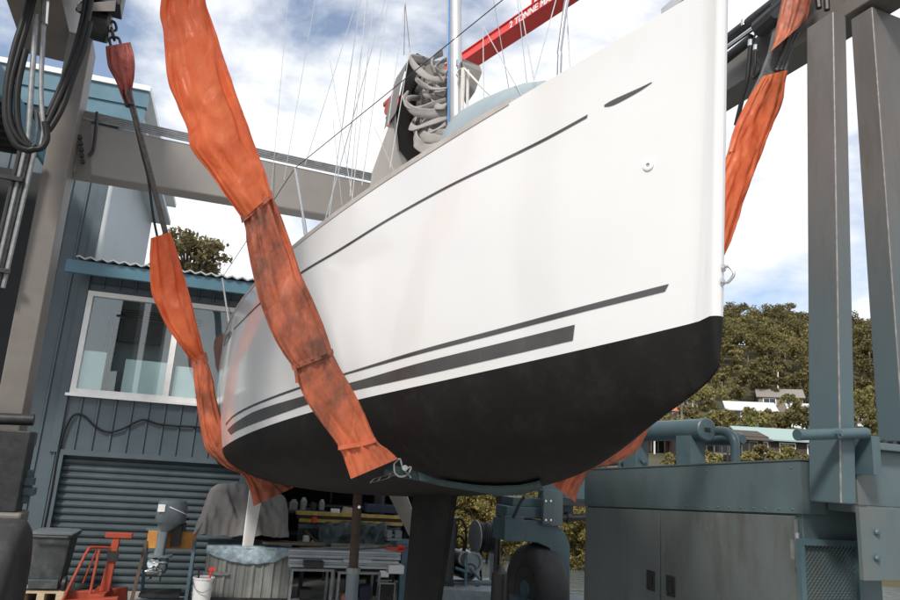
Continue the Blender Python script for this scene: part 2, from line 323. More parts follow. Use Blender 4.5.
def leaves(name, cen, size, m, parent=None, kindless=True, stretch=1.7, up=.0):
    cen = np.asarray(cen, float); n = len(cen)
    a = rng.normal(size=(n, 3)); a /= np.linalg.norm(a, axis=1)[:, None]
    b = rng.normal(size=(n, 3)); b = np.cross(a, b); b /= np.linalg.norm(b, axis=1)[:, None]
    sz = size * rng.uniform(.6, 1.35, n)[:, None]
    a = a * sz * stretch * .5; b = b * sz * .5
    v = np.stack([cen - a, cen + b, cen + a, cen - b], 1).reshape(-1, 3)
    M = WM[parent] if parent else None
    if M is None:
        org = np.array([v[:, 0].mean(), v[:, 1].mean(), v[:, 2].min()])
    else: org = np.array(M.translation)
    v = v - org
    if parent:                                  # parents of leaf crowns are never rotated
        pass
    me = bpy.data.meshes.new(name); me.vertices.add(4 * n); me.vertices.foreach_set('co', v.ravel())
    me.loops.add(4 * n); me.loops.foreach_set('vertex_index', np.arange(4 * n, dtype=np.int32))
    me.polygons.add(n); me.polygons.foreach_set('loop_start', np.arange(0, 4 * n, 4, dtype=np.int32)); me.polygons.foreach_set('loop_total', np.full(n, 4, dtype=np.int32))
    me.materials.append(m); me.update(); me.validate()
    o = bpy.data.objects.new(name, me); COL.objects.link(o)
    if parent: o.parent = parent
    else: o.location = org
    WM[o] = M or Matrix.Translation(Vector(org))
    return o
def crown_pts(p, rx, rz, clumps, per, cr, flat=.8):
    """leaf centres: clumps scattered through an uneven crown volume"""
    out = []
    for _ in range(clumps):
        d = rng.normal(size=3); d /= np.linalg.norm(d); q = rng.uniform(.35, 1) ** .6
        c = np.array(p) + d * np.array([rx, rx, rz]) * q
        k = cr * rng.uniform(.6, 1.25)
        e = rng.normal(size=(per, 3)); e /= np.linalg.norm(e, axis=1)[:, None]
        out.append(c + e * (rng.uniform(0, 1, per) ** .45)[:, None] * np.array([k, k, k * flat]))
    return np.concatenate(out)

# ================================================================== ground, water, hill
b = MB(); b.box(-90, 7.3, -70, 15.2, -2.6, 0); yard = tag(b.build('yard', concrete), kind='structure')
b = MB(); b.box(-120, 4.6, 15.2, 70, -2.6, -.03); tag(b.build('rear_ground', soil), kind='structure')
wm = bpy.data.materials.new('harbour_water'); wm.use_nodes = True
_n = wm.node_tree.nodes; _l = wm.node_tree.links; _b = _n['Principled BSDF']
_b.inputs['Base Color'].default_value = (.10, .12, .12, 1); _b.inputs['Roughness'].default_value = .08
_tc = _n.new('ShaderNodeTexCoord'); _mp = _n.new('ShaderNodeMapping'); _mp.inputs['Scale'].default_value = (.9, 2.2, 1); _nz = _n.new('ShaderNodeTexNoise'); _nz.inputs['Scale'].default_value = 1.6; _nz.inputs['Detail'].default_value = 5
_bp = _n.new('ShaderNodeBump'); _bp.inputs['Strength'].default_value = .9; _bp.inputs['Distance'].default_value = .12
_l.new(_tc.outputs['Object'], _mp.inputs[0]); _l.new(_mp.outputs[0], _nz.inputs[0]); _l.new(_nz.outputs['Fac'], _bp.inputs['Height']); _l.new(_bp.outputs[0], _b.inputs['Normal'])
b = MB(); b.add([(-1500, -1500, -1.5), (1500, -1500, -1.5), (1500, 1500, -1.5), (-1500, 1500, -1.5)], [[0, 1, 2, 3]]); o = b.build('water', wm); tag(o, kind='structure')
# hill profile read along one line of sight
_prof = [(30, -1.9), (34, -1.2)] + [(Y, at(760, py, Y=Y).z) for Y, py in ((50, 484), (85, 466), (120, 441), (150, 424), (180, 408), (225, 372), (300, 343), (340, 345), (420, 352))]
def hill(x, y):
    for (y0, z0), (y1, z1) in zip(_prof, _prof[1:]):
        if y <= y1:
            t = (y - y0) / (y1 - y0); z = z0 + (z1 - z0) * t; break
    else: z = _prof[-1][1]
    f = min(1, max(0, (y - 60) / 200))
    return z + f * (6 * noise.noise(Vector((x * .012, y * .012, 3))) - .03 * max(0, x - 160))
b = MB(); xs = [-220 + 12 * i for i in range(62)]; ys = [30, 32, 34, 38, 44] + [50 + 9 * i for i in range(42)]
b.add([(x, y, hill(x, y)) for y in ys for x in xs], [[j * 62 + i, j * 62 + i + 1, j * 62 + 62 + i + 1, j * 62 + 62 + i] for j in range(len(ys) - 1) for i in range(61)])
tag(b.build('hillside', soil, smooth='all'), kind='structure')

# ================================================================== workshop
wk = thing('workshop_building', 'blue grey corrugated steel workshop with a white framed window above a roller door', 'building', FB(3, 0, 0), math.atan2(FU.y, FU.x))
t_end = ft(433, 560)[0]
wt0, wz0 = ft(71, 393); wt1 = ft(246, 410)[0]; wz1 = ft(90, 291)[1]; wt0 -= .02
dt0 = ft(60, 455)[0]; dt1 = ft(245, 465)[0]; dz1 = ft(130, 457)[1]
bt0 = ft(258, 470)[0] + .05; bt1 = t_end - .35; bz1 = 2.75
ez = ft(160, 282, .55)[1]
tc_ = ft(101, 215)[0]
print('workshop', t_end, wt0, wt1, wz0, wz1, dt0, dt1, dz1, bt0, bt1, ez, tc_)
opens = [(wt0, wt1, wz0, wz1), (dt0, dt1, -.1, dz1), (bt0, bt1, -.1, bz1)]
def wallcells(b, t0, t1, z0, z1, d0, d1):
    te = sorted({t0, t1} | {x for o in opens for x in o[:2] if t0 < x < t1}); ze = sorted({z0, z1} | {x for o in opens for x in o[2:] if z0 < x < z1})
    for i in range(len(te) - 1):
        for j in range(len(ze) - 1):
            tm = (te[i] + te[i + 1]) / 2; zm = (ze[j] + ze[j + 1]) / 2
            if not any(o[0] < tm < o[1] and o[2] < zm < o[3] for o in opens): b.box(te[i], te[i + 1], d0, d1, ze[j], ze[j + 1], FB)
def ribs(b, t0, t1, z0, z1, step=.27):
    t = t0
    while t < t1:
        cuts = sorted([(max(z0, o[2] - .06), min(z1, o[3] + .06)) for o in opens if o[0] - .08 < t < o[1] + .08]); z = z0
        for a, c in cuts + [(z1, z1)]:
            if a - z > .05: b.hexa([FB(t - .03, 0, z), FB(t + .03, 0, z), FB(t + .014, .028, z), FB(t - .014, .028, z)][::-1], [FB(t - .03, 0, a), FB(t + .03, 0, a), FB(t + .014, .028, a), FB(t - .014, .028, a)][::-1])
            z = max(z, c)
        t += step
b = MB(); wallcells(b, -3.4, t_end, 0, ez + .1, -.15, 0); ribs(b, -3.3, t_end, 0, ez + .1); b.box(t_end - .15, t_end, -7, -.15, 0, ez + .1, FB)
b.build('wall', clad, wk)
part('under_eave_band', clad_d, wk, lambda b: b.box(tc_ + .02, t_end, .034, .05, wz1 + .13, ez - .06, FB))  # darker band across the wall between window head and eave
# tall block to the left with its pale return wall and teal fascia
tz = ft(110, 118, .5)[1]
b = MB(); b.box(-3.4, tc_, -.15, 0, ez + .1, tz + .1, FB); t = -3.3
while t < tc_ - .05:
    b.hexa([FB(t - .03, 0, ez + .1), FB(t + .03, 0, ez + .1), FB(t + .014, .028, ez + .1), FB(t - .014, .028, ez + .1)][::-1], [FB(t - .03, 0, tz), FB(t + .03, 0, tz), FB(t + .014, .028, tz), FB(t - .014, .028, tz)][::-1]); t += .27
b.box(tc_ - .1, tc_ + .03, 0, .06, 0 + 2.2, tz, FB)
b.build('tower_wall', clad, wk)
part('return_wall', pale_wall, wk, lambda b: b.box(tc_ - .12, tc_ + .01, -6, -.15, ez - .2, tz + .1, FB))
frt = ft(145, 110, .5)[0]
part('upper_fascia', fascia_m, wk, lambda b: (b.box(-6.5, frt, .45, .55, tz - .02, tz + .3, FB), b.box(-6.5, frt + .03, .45, .58, tz + .3, tz + .62, FB)))
part('upper_gutter_cap', white_p, wk, lambda b: b.box(-6.5, frt + .05, -6, .62, tz + .62, tz + .72, FB))
part('upper_soffit', pale_wall, wk, lambda b: b.box(-6.4, frt - .02, -6, .45, tz + .1, tz + .2, FB))
part('downpipe', pale_wall, wk, lambda b: b.tube([FB(tc_ + .1, .06, ez + .1), FB(tc_ + .1, .06, tz)], .055, 10), smooth=True)
# lower roof
part('eave_fascia', fascia_m, wk, lambda b: b.box(tc_ - .28, t_end + .3, .47, .56, ez - .02, ez + .2, FB))
def _roof(b):
    n = int((t_end + .5 - tc_ + .15) / .045); pts = []
    for i in range(n + 1):
        t = tc_ - .13 + i * .045; pts.append((t, .022 * math.sin(i * 2 * math.pi / 4)))
    b.loft([[FB(t, .62, ez + .245 + h) for t, h in pts], [FB(t, -7, ez + .9 + h) for t, h in pts]], closed=False)
_ro = part('roof', pale_wall, wk, _roof, smooth=False); _sm = _ro.modifiers.new('thickness', 'SOLIDIFY'); _sm.thickness = .025; _sm.offset = 0
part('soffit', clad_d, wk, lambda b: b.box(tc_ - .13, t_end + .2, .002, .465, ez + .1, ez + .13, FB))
# window: frame with two sashes
wf = part('window', white_p, wk, lambda b: (b.box(wt0, wt1, -.06, .05, wz0, wz0 + .085, FB), b.box(wt0, wt1, -.06, .05, wz1 - .085, wz1, FB), b.box(wt0, wt0 + .09, -.06, .048, wz0 + .085, wz1 - .085, FB), b.box(wt1 - .09, wt1, -.06, .048, wz0 + .085, wz1 - .085, FB)))
wmid = ft(171, 360)[0]
part('mullion', white_p, wf, lambda b: (b.box(wmid - .05, wmid + .05, -.05, .04, wz0 + .085, wz1 - .085, FB),))
part('sill', white_p, wf, lambda b: b.box(wt0 - .05, wt1 + .05, .0, .10, wz0 - .05, wz0 - .002, FB))
for x0, x1 in ((wt0 + .09, wmid - .05), (wmid + .05, wt1 - .09)):
    part('pane', glass_d, wf, lambda b: b.box(x0, x1, -.02, -.012, wz0 + .085, wz1 - .085, FB))
part('interior', room_m, wk, lambda b: (b.box(wt0 - .3, wt1 + .3, -1.3, -1.2, wz0 - .4, wz1 + .3, FB), b.box(wt0 - .3, wt1 + .3, -1.3, -.17, wz1 + .15, wz1 + .25, FB), b.box(wt0 - .3, wt1 + .3, -1.3, -.17, wz0 - .5, wz0 - .4, FB), b.box(wt0 - .4, wt0 - .3, -1.3, -.17, wz0 - .5, wz1 + .25, FB), b.box(wt1 + .3, wt1 + .4, -1.3, -.17, wz0 - .5, wz1 + .25, FB)))
def sheet(px0, px1, py0, py1, d=-.5):
    t0, z1 = ft(px0, py0, d); t1, z0 = ft(px1, py1, d)
    return lambda b: b.box(t0, t1, d - .02, d, z0, z1, FB)
part('notice_board', paper, wk, sheet(126, 162, 359, 396, -.07)); part('notice_board', paper, wk, sheet(82, 100, 350, 392, -.07)); part('notice_board', paper, wk, sheet(176, 195, 366, 400, -.07))
def smoothpath(P, n=6):
    out = []
    for i in range(len(P) - 1):
        p0, p1, p2, p3 = P[max(i - 1, 0)], P[i], P[i + 1], P[min(i + 2, len(P) - 1)]
        for k in range(n):
            t = k / n; out.append(.5 * ((2 * p1) + (p2 - p0) * t + (2 * p0 - 5 * p1 + 4 * p2 - p3) * t * t + (3 * p1 - p0 - 3 * p2 + p3) * t ** 3))
    return out + [P[-1]]
def _ductwork(b):
    t0, z0 = ft(118, 318, -.8); t1, z1 = ft(160, 345, -.8)
    b.box(t0, t1, -.95, -.8, z1, z0, FB)
    for k in range(4): b.tube(smoothpath([FB(t0 - .12 + .05 * k, -.75, wz0), FB(t0 - .12 + .05 * k, -.75, z0 - .02), FB(t0 + .02 + .05 * k, -.75, z0 + .16 - .04 * k), FB(t1 + .7, -.75, z0 + .13 - .04 * k)], 4), .014, 6)
part('pipe_rack', darksteel, wk, _ductwork)
# roller door: curved slats
def _door(b):
    pts = []; z = 0.0; k = 0
    while z < dz1: pts.append((z, [-.10, -.072, -.066, -.072, -.098][k % 5])); z += [.028, .028, .028, .026, .008][k % 5]; k += 1
    b.loft([[FB(t, d, zz) for zz, d in pts] for t in (dt0 + .02, (dt0 + dt1) / 2, dt1 - .02)], closed=False)
part('roller_door', door_m, wk, _door)
part('door_frame', clad, wk, lambda b: (b.box(dt0 - .05, dt0 + .06, -.12, .05, 0, dz1 + .06, FB), b.box(dt1 - .06, dt1 + .16, -.12, .06, 0, dz1 + .06, FB), b.box(dt0 + .06, dt1 - .06, -.12, .05, dz1 - .03, dz1 + .06, FB)))
# right bay: dark workshop room
part('bay_interior', dark_in, wk, lambda b: (b.box(bt0 - .1, bt1 + .1, -3.6, -3.5, 0, bz1 + .1, FB), b.box(bt0 - .2, bt0 - .1, -3.5, -.16, 0, bz1 + .1, FB), b.box(bt1 + .1, bt1 + .2, -3.5, -.16, 0, bz1 + .1, FB), b.box(bt0 - .1, bt1 + .1, -3.5, -.16, bz1 + .1, bz1 + .2, FB)))
def _shelf(b):
    for z in (.9, 1.45, 1.95): b.box(bt0 + .1, bt1 - .1, -1.5, -1.0, z, z + .04, FB)
    for t in (bt0 + .1, (bt0 + bt1) / 2, bt1 - .14): b.box(t, t + .04, -1.5, -1.46, 0, 2.4, FB)
part('shelving', clad_d, wk, _shelf)
# left verandah: dark roof projecting towards the camera with pipes below it
def _can(b):
    b.box(-6.4, -1.0, .56, 3.4, tz - 1.0, tz - .9, FB)
    for k in range(9): b.box(-6.4, -1.0, .8 + .3 * k, .86 + .3 * k, tz - 1.08, tz - 1.0, FB)
part('canopy', darksteel, wk, _can)
part('canopy_fascia', fascia_m, wk, lambda b: (b.box(-6.4, -.97, 3.4, 3.46, tz - 1.1, tz - .75, FB), b.box(-1.0, -.94, .5, 3.4, tz - 1.1, tz - .75, FB)))
trx = ft(42, 200)[0]; part('canopy_shade_sheet', dark_in, wk, lambda b: b.box(-6.5, trx, .01, .06, 3.0, tz - 1.1, FB))  # dark sheet over the cladding, painted shade under the canopy
for k in range(4): part('pipe', galv, wk, lambda b: b.tube([FB(-2.05 + .13 * k, .75, .3), FB(-2.05 + .13 * k, .75, tz - 1.05)], .03, 8), smooth=True)
# loose cable on the wall
pts = [(37, 562), (44, 530), (52, 490), (58, 455), (66, 428), (74, 415), (84, 416), (96, 427), (108, 432), (122, 429), (138, 421), (146, 420), (158, 424), (176, 426), (196, 427), (205, 429)]
P3 = [FB(ft(x, y, .05)[0], .05, ft(x, y, .05)[1]) for x, y in pts]
def smoothpath(P, n=6):
    out = []
    for i in range(len(P) - 1):
        p0, p1, p2, p3 = P[max(i - 1, 0)], P[i], P[i + 1], P[min(i + 2, len(P) - 1)]
        for k in range(n):
            t = k / n; out.append(.5 * ((2 * p1) + (p2 - p0) * t + (2 * p0 - 5 * p1 + 4 * p2 - p3) * t * t + (3 * p1 - p0 - 3 * p2 + p3) * t ** 3))
    return out + [P[-1]]
b = MB(); b.tube(smoothpath(P3), .018, 6); tag(b.build('cable', hose_m, smooth='all'), 'loose dark cable drooping across the blue grey workshop wall', 'cable')

# ================================================================== sailing yacht
A0, C0, LB, BB = 2.54, 2.31, 9.5, 1.76
def interp(tab, x):
    if x <= tab[0][0]: return tab[0][1]
    for i in range(len(tab) - 1):
        if x <= tab[i + 1][0]:
            (x0, y0), (x1, y1) = tab[i], tab[i + 1]
            xm, ym = tab[i - 1] if i else (2 * x0 - x1, 2 * y0 - y1); xp, yp = tab[i + 2] if i + 2 < len(tab) else (2 * x1 - x0, 2 * y1 - y0)
            m0 = (y1 - ym) / (x1 - xm) * (x1 - x0); m1 = (yp - y0) / (xp - x0) * (x1 - x0); t = (x - x0) / (x1 - x0)
            return (2 * t ** 3 - 3 * t * t + 1) * y0 + (t ** 3 - 2 * t * t + t) * m0 + (-2 * t ** 3 + 3 * t * t) * y1 + (t ** 3 - t * t) * m1
    return tab[-1][1]
def bplan(s):
    t = max(0, s) / LB; tm = .72
    return BB * (1 - (1 - t / tm) ** 2.2) if t < tm else BB * (1 - .10 * ((t - tm) / (1 - tm)) ** 2)
def bbk(s): return bplan(s) * (.80 + .13 * min(1, max(0, s) / 2.5))
def pick_side(px, py, fn):                      # where a line of sight meets the near side wall of plan half-breadth fn(s)
    d = ray(px, py); dc, da = d.dot(r), d.dot(u); prev = None
    for i in range(1, 6000):
        l = i * .0025; g = (C0 - l * dc) - fn(l * da - A0)
        if l * da >= A0 and prev is not None and prev > 0 >= g: return l * da - A0, CH + l * d.z
        prev = g
SHEER = [pick_side(x, y, bplan) for x, y in ((700, -4), (682, 4), (640, 29), (600, 54), (553, 77), (500, 108), (454, 135.7), (390, 179), (340, 213), (292, 248), (254, 286), (236, 310))]
BLACK = [pick_side(x, y, bbk) for x, y in ((719, 322), (646, 335), (580, 350), (507, 365.4), (420, 386), (361, 400), (310, 412.4), (270, 424), (247, 434.6))]
SHEER = [p for p in SHEER if p]; BLACK = [p for p in BLACK if p]
print('SHEER', [(round(a, 2), round(b_, 2)) for a, b_ in SHEER]); print('BLACK', [(round(a, 2), round(b_, 2)) for a, b_ in BLACK])
def polyfit(tab, deg, smax):
    x = [p[0] for p in tab if p[0] <= smax]; y = [p[1] for p in tab if p[0] <= smax]
    c = np.polyfit(np.sqrt(np.array(x) + .3), y, deg); return lambda s: float(np.polyval(c, math.sqrt(max(s, -.25) + .3)))
zsh = polyfit(SHEER, 3, 9.3); zbk = polyfit(BLACK, 3, 9.3)
KEEL = [(-.3, 3.0), (-.06, 2.94), (.02, 2.87), (.15, 2.80), (.57, 2.63), (1.0, 2.48), (1.56, 2.345), (2.56, 2.21), (3.5, 2.13), (5, 2.04), (6.5, 1.98), (8, 1.98), (9.5, 2.10)]
def zkl(s): return interp(KEEL, s)
def rake(z, s): return -.055 * (z - 3.1) * math.exp(-max(s, 0) / .7)
NB, NT = 12, 14
def section(s):
    """one half section, keel to sheer: (half-breadth, z)"""
    rb = .035
    if s < 0:
        k = math.sqrt(max(0, 1 - (s / -rb) ** 2)); bs_, bb_ = rb * k, rb * k
    else: bs_, bb_ = max(rb, bplan(s) + .02 * math.exp(-s * 6)), max(rb, bbk(s))
    zs_, zb_, zk_ = zsh(max(s, 0)), zbk(max(s, 0)), zkl(s)
    out = []; vee = math.exp(-max(s, 0) / 1.1)
    for i in range(NB):
        f = i / NB * math.pi / 2; y = math.sin(f) ** (1 - .12 * (1 - vee)); z = 1 - math.cos(f)
        zl = (i / NB); y2 = (i / NB) ** .75
        out.append((bb_ * (y * (1 - vee * .6) + y2 * vee * .6), zk_ + (zb_ - zk_) * (z * (1 - vee * .6) + zl * vee * .6)))
    for i in range(NT + 1):
        v = i / NT; out.append((bb_ + (bs_ - bb_) * v ** .85 + (.05 * (1 - vee) * math.sin(math.pi * v) if s > 0 else 0), zb_ + (zs_ - zb_) * v))
    return out
STN = [-.035, -.031, -.024, -.012, 0, .03, .07, .12, .18, .25, .33, .42, .52, .64, .78, .95, 1.15] + [1.4 + .3 * i for i in range(27)] + [9.35, 9.5]
def hp(s, y, z, side): return W(C0 + side * y, A0 + s + rake(z, s), z)
yacht = thing('sailing_yacht', 'white hulled sailing yacht with black underside hanging in orange wrapped slings', 'yacht', W(C0, A0 + 4.5, 1.1), TH)
b = MB(); rows = []
for s in STN:
    h = section(s); rows.append([hp(s, y, z, -1) for y, z in h[::-1]] + [hp(s, y, z, 1) for y, z in h[1:]])
n = len(rows[0]); b.v = [p for rw in rows for p in rw]
for i in range(len(rows) - 1):
    for j in range(n - 1):
        a = i * n + j; b.f.append([a, a + 1, a + n + 1, a + n]); b.mi.append(0 if (j < NT or j >= n - 1 - NT) else 1)
k = (len(rows) - 1) * n; mid = n // 2                      # transom
for j in range(mid): b.f.append([k + j, k + j + 1, k + n - 2 - j, k + n - 1 - j]) if j + 1 < n - 2 - j else b.f.append([k + j, k + j + 1, k + n - 1 - j]); b.mi.append(0 if j < NT else 1)
hull = b.build('hull', [white_hull, antifoul], yacht, smooth='all')
bvh = BVHTree.FromPolygons([v.copy() for v in b.v], b.f)
def hull_hit(px, py, off=.003):
    d = ray(px, py); loc, nn, idx, dist = bvh.ray_cast(CAM, d.normalized())
    if loc is None: return None
    if nn.dot(d) > 0: nn = -nn
    return loc + nn * off, nn
def dens(P, n):                                  # resample a pixel polyline evenly in x
    out = []
    for k in range(n + 1):
        x = P[0][0] + (P[-1][0] - P[0][0]) * k / n
        for (x0, y0), (x1, y1) in zip(P, P[1:]):
            if min(x0, x1) - 1e-6 <= x <= max(x0, x1) + 1e-6: out.append((x, y0 + (y1 - y0) * (x - x0) / (x1 - x0 + 1e-9))); break
    return out
def smooth_poly(P):
    t = [(p[0], p[1]) for p in sorted(P)]
    return lambda x: interp(t, x)
def stripe(name, up, lo, n=70, m=stripe_m, off=.003):
    fu, fl = smooth_poly(up), smooth_poly(lo); xu0, xu1 = min(p[0] for p in up), max(p[0] for p in up); xl0, xl1 = min(p[0] for p in lo), max(p[0] for p in lo)
    A = []
    for k in range(n + 1):
        t = k / n; q = [hull_hit(xu0 + (xu1 - xu0) * t, fu(xu0 + (xu1 - xu0) * t), off), hull_hit(xl0 + (xl1 - xl0) * t, fl(xl0 + (xl1 - xl0) * t), off)]
        if all(q): A.append([q[0][0], q[1][0]])
    b = MB(); b.loft(A, closed=False); return b.build(name, m, hull, smooth='all')
stripe('boot_stripe', [(227.5, 430), (235, 423), (256, 411), (303.7, 396), (345.7, 384), (361, 380), (420, 363), (500, 343.3), (575, 324.7)], [(231, 435), (235, 432), (253.6, 424), (305, 405.5), (351.5, 391), (361, 389), (420, 376), (500, 357.5), (573, 340.5)])
stripe('boot_stripe', [(226, 423), (235, 414), (258, 402.4), (299, 387), (342, 374), (420, 350), (500, 328.5), (580, 307), (625, 295.3), (669, 284)], [(226, 426), (232.6, 418), (256, 405.5), (300, 389), (342, 376), (361, 370.5), (420, 354), (500, 333.5), (580, 312.7), (625, 301.5), (665, 291.6)])
stripe('cove_line', [(234, 328.5), (262, 301), (301, 272), (340, 248.5), (390, 217.5), (450, 184.5), (500, 160.3), (545, 138), (588, 114.5)], [(234, 330), (262, 303), (301, 274.3), (340, 251), (390, 220), (450, 187), (500, 163), (545, 141), (587, 118)])
stripe('portlight', [(604.5, 105), (612, 100.5), (625, 94.5), (640, 87.8), (652, 82)], [(604.5, 107), (612, 105.8), (625, 99.5), (640, 91), (652, 83)], 20)
def _oval(b):
    ring = []
    for k in range(24):
        t = k / 24 * 2 * math.pi; x = 225 + 6.5 * math.cos(t) - 2.2 * math.sin(t); y = 341 - 9.5 * math.cos(t) - 1.4 * math.sin(t)
        q = hull_hit(x, y, .004)
        if q: ring.append(q[0])
    if len(ring) > 4: b.add(ring, [list(range(len(ring)))])
    else: b.sphere(W(C0 - 1.7, A0 + 8.5, 4), .05)
part('hawse_hole', stripe_m, hull, _oval)
q = hull_hit(648.5, 165.5, 0)
ff = part('skin_fitting', white_p, hull, lambda b: b.lathe(q[0], q[1], [(0, .031), (.007, .030), (.011, .024), (.011, .012), (.002, .010), (.002, .0)], 24), smooth=True)
part('skin_fitting_bore', grey_pl, hull, lambda b: b.lathe(q[0] + q[1] * .0035, q[1], [(0, .011), (.001, .011)], 16))
# deck with toe rail
b = MB(); D_ = []
for s in STN:
    h = section(s); y, z = h[-1]
    D_.append([hp(s, y * k / 6, z + .10 * min(1, max(s, 0)) * (1 - (k / 6) ** 2) - .004, 1 if k > 0 else -1) for k in range(6, 0, -1)] + [hp(s, 0, z + .10 * min(1, max(s, 0)) - .004, 1)] + [hp(s, y * k / 6, z + .10 * min(1, max(s, 0)) * (1 - (k / 6) ** 2) - .004, -1) for k in range(1, 7)])
b.loft(D_, closed=False); b.build('deck', white_p, yacht, smooth='all')
for sd in (-1, 1):
    b = MB(); rg = []
    for s in [x for x in STN if 1.05 < x < 9.4]:
        y, z = section(s)[-1]; rg.append([hp(s, y - .03, z, sd), hp(s, y + .006, z - .012, sd), hp(s, y + .006, z + .03, sd), hp(s, y - .03, z + .03, sd)])
    b.loft(rg); b.build('toe_rail', rail_m, yacht)
def on_sheer(s, sd=-1, inb=.05): y, z = section(s)[-1]; return hp(s, y - inb, z, sd)
# keel and rudders
def foil(b, top, bot, ct, cb, th, axis, thick_dir):
    rg = []
    for k in range(7):
        t = k / 6; p = top.lerp(bot, t); c = ct + (cb - ct) * t
        rg.append([p + axis * (c * (x - .35)) + thick_dir * (c * th * y) for x, y in ((0, 0), (.04, .35), (.12, .46), (.3, .5), (.55, .38), (.8, .17), (1, .02), (1, -.02), (.8, -.17), (.55, -.38), (.3, -.5), (.12, -.46), (.04, -.35))])
    b.loft(rg)
part('keel', antifoul, yacht, lambda b: foil(b, W(C0, A0 + 3.45, 2.3), W(C0, A0 + 3.75, .42), 1.0, .70, .2, u, r), smooth=True)
part('keel_bulb', antifoul, yacht, lambda b: b.loft([[W(C0 + .18 * q * math.cos(t), A0 + 3.0 + x, .40 + .14 * q * math.sin(t)) for t in [2 * math.pi * k / 16 for k in range(16)]] for x, q in ((0, .03), (.06, .5), (.2, .85), (.5, 1), (.9, .85), (1.3, .4), (1.5, .03))]), smooth=True)
pt, pb = at(256, 478, a=A0 + 8.75), at(246, 546, a=A0 + 8.75)
part('rudder', white_p, yacht, lambda b: foil(b, pt + (pt - pb) * .35, pb, .27, .17, .15, (r * .95 + u * .3).normalized(), (u * .95 - r * .3).normalized()), smooth=True)
pt2, pb2 = at(402, 500, a=A0 + 8.75), at(420, 543, a=A0 + 8.75)
part('rudder', grey_pl, yacht, lambda b: foil(b, pt2 + (pt2 - pb2) * .5, pb2, .62, .36, .15, u * .72 - r * .35, r), smooth=True)
# bow hardware
def _eye(b):
    q = hull_hit(722.5, 268, 0); q2 = hull_hit(721.5, 282, 0); p1 = q[0]; p2 = q2[0]
    out = (-u * .9 + r * .5).normalized()
    b.lathe(p1, out, [(0, .018), (.010, .018), (.014, .012)], 12); b.lathe(p2, out, [(0, .018), (.010, .018), (.014, .012)], 12)
    b.tube(smoothpath([p1, p1 + out * .03 + Z * .004, (p1 + p2) / 2 + out * .055, p2 + out * .03 - Z * .004, p2], 6), .0075, 8)
part('bow_eye', steel, yacht, _eye, smooth=True)
part('bow_roller', steel, yacht, lambda b: (b.box(C0 - .06, C0 + .06, A0 - .22, A0 + .3, zsh(0) + .01, zsh(0) + .07), b.lathe(W(C0 - .05, A0 - .2, zsh(0) + .05), r, [(0, .04), (.1, .04)], 14)))
part('bow_cleat', steel, yacht, lambda b: b.tube([at(681, 3, a=A0 + .35) + Z * .03, at(692, -2, a=A0 + .25) + Z * .03], .014, 8), smooth=True)
# mast
mb = W(C0, A0 + 3.55, 4.3); mpx = at(456, 100, a=mb.dot(u)); mcl = mpx.dot(r); mbase = W(mcl, A0 + 3.55, 4.25)
_m0, _m1 = at(456.2, 136, a=mb.dot(u)), at(456.4, -60, a=mb.dot(u)); _md = (_m1 - _m0).normalized(); mbase = _m0 - _md * ((_m0.z - 4.25) / _md.z); mtop = _m0 + _md * ((17.5 - _m0.z) / _md.z) + u * .3
part('mast', alloy, yacht, lambda b: b.loft([[p + r * (.072 * math.cos(t)) + u * (.11 * math.sin(t)) for t in [2 * math.pi * k / 24 for k in range(24)]] for p in (mbase, mbase.lerp(mtop, .5), mtop)]), smooth=True)
mast_at = lambda z: mbase.lerp(mtop, (z - mbase.z) / (mtop.z - mbase.z))
part('mast_tang', steel, yacht, lambda b: (b.bar(at(457, 66, a=mb.dot(u) - .1), at(457, 60, a=mb.dot(u) - .1), .03, .02), b.tube(smoothpath([at(x, y, a=mb.dot(u) - .12) for x, y in ((462, 68), (458, 70), (456, 74), (459, 77), (463, 76))]), .008, 6)))
def rope(name, m, P, rad=.007, seg=6): return part(name, m, yacht, lambda b: b.tube(P, rad, seg), smooth=True)
am = mb.dot(u)
rope('halyard', rope_b, [at(448.2, 139, a=am - .03), at(449.5, -30, a=am - .03)], .009)
rope('halyard', rope_w, [at(462, 150, a=am - .14), at(461, 95, a=am - .14), at(462, 68, a=am - .12)], .010)
rope('coiled_rope', rope_w, [at(467, 122, a=am - .2), at(468, 70, a=am - .2), at(464, 68, a=am - .2), at(462, 125, a=am - .2)], .016)
rope('spinnaker_strut', rope_w, smoothpath([at(464, 68, a=am - .2), at(485, 90, a=am - .6), at(503, 106, a=am - .9)], 4), .011)
# boom and flaked sail
part('boom', alloy, yacht, lambda b: b.tube([mast_at(5.35) + u * .1, W(C0 - .1, A0 + 8.0, 5.3)], .075, 12), smooth=True)
def bagpt(px, py, s): return at(px, py, a=A0 + s)
def _bag(b):
    # open front end of the sail bag: dark inner walls running aft
    A = [(396, 112), (401, 84), (408, 60), (417, 53), (425, 57)]; B = [(398, 150), (408, 168), (420, 165), (440, 150)]
    b.loft([[bagpt(x, y, 4.35) for x, y in A], [bagpt(x - 12, y + 18, 6.2) for x, y in A]], closed=False)
    b.loft([[bagpt(x, y, 4.45) for x, y in ((396, 112), (397, 130), (399, 150), (412, 166), (446, 142))], [bagpt(x, y, 6) for x, y in ((390, 116), (390, 132), (392, 152), (404, 176), (440, 160))]], closed=False)
    b.add([bagpt(x, y, 5.0) for x, y in ((398, 155), (396, 112), (403, 82), (410, 62), (445, 60), (448, 140), (415, 170))], [[0, 1, 2, 3, 4, 5, 6]])
part('sail_bag', sail_d, yacht, _bag)
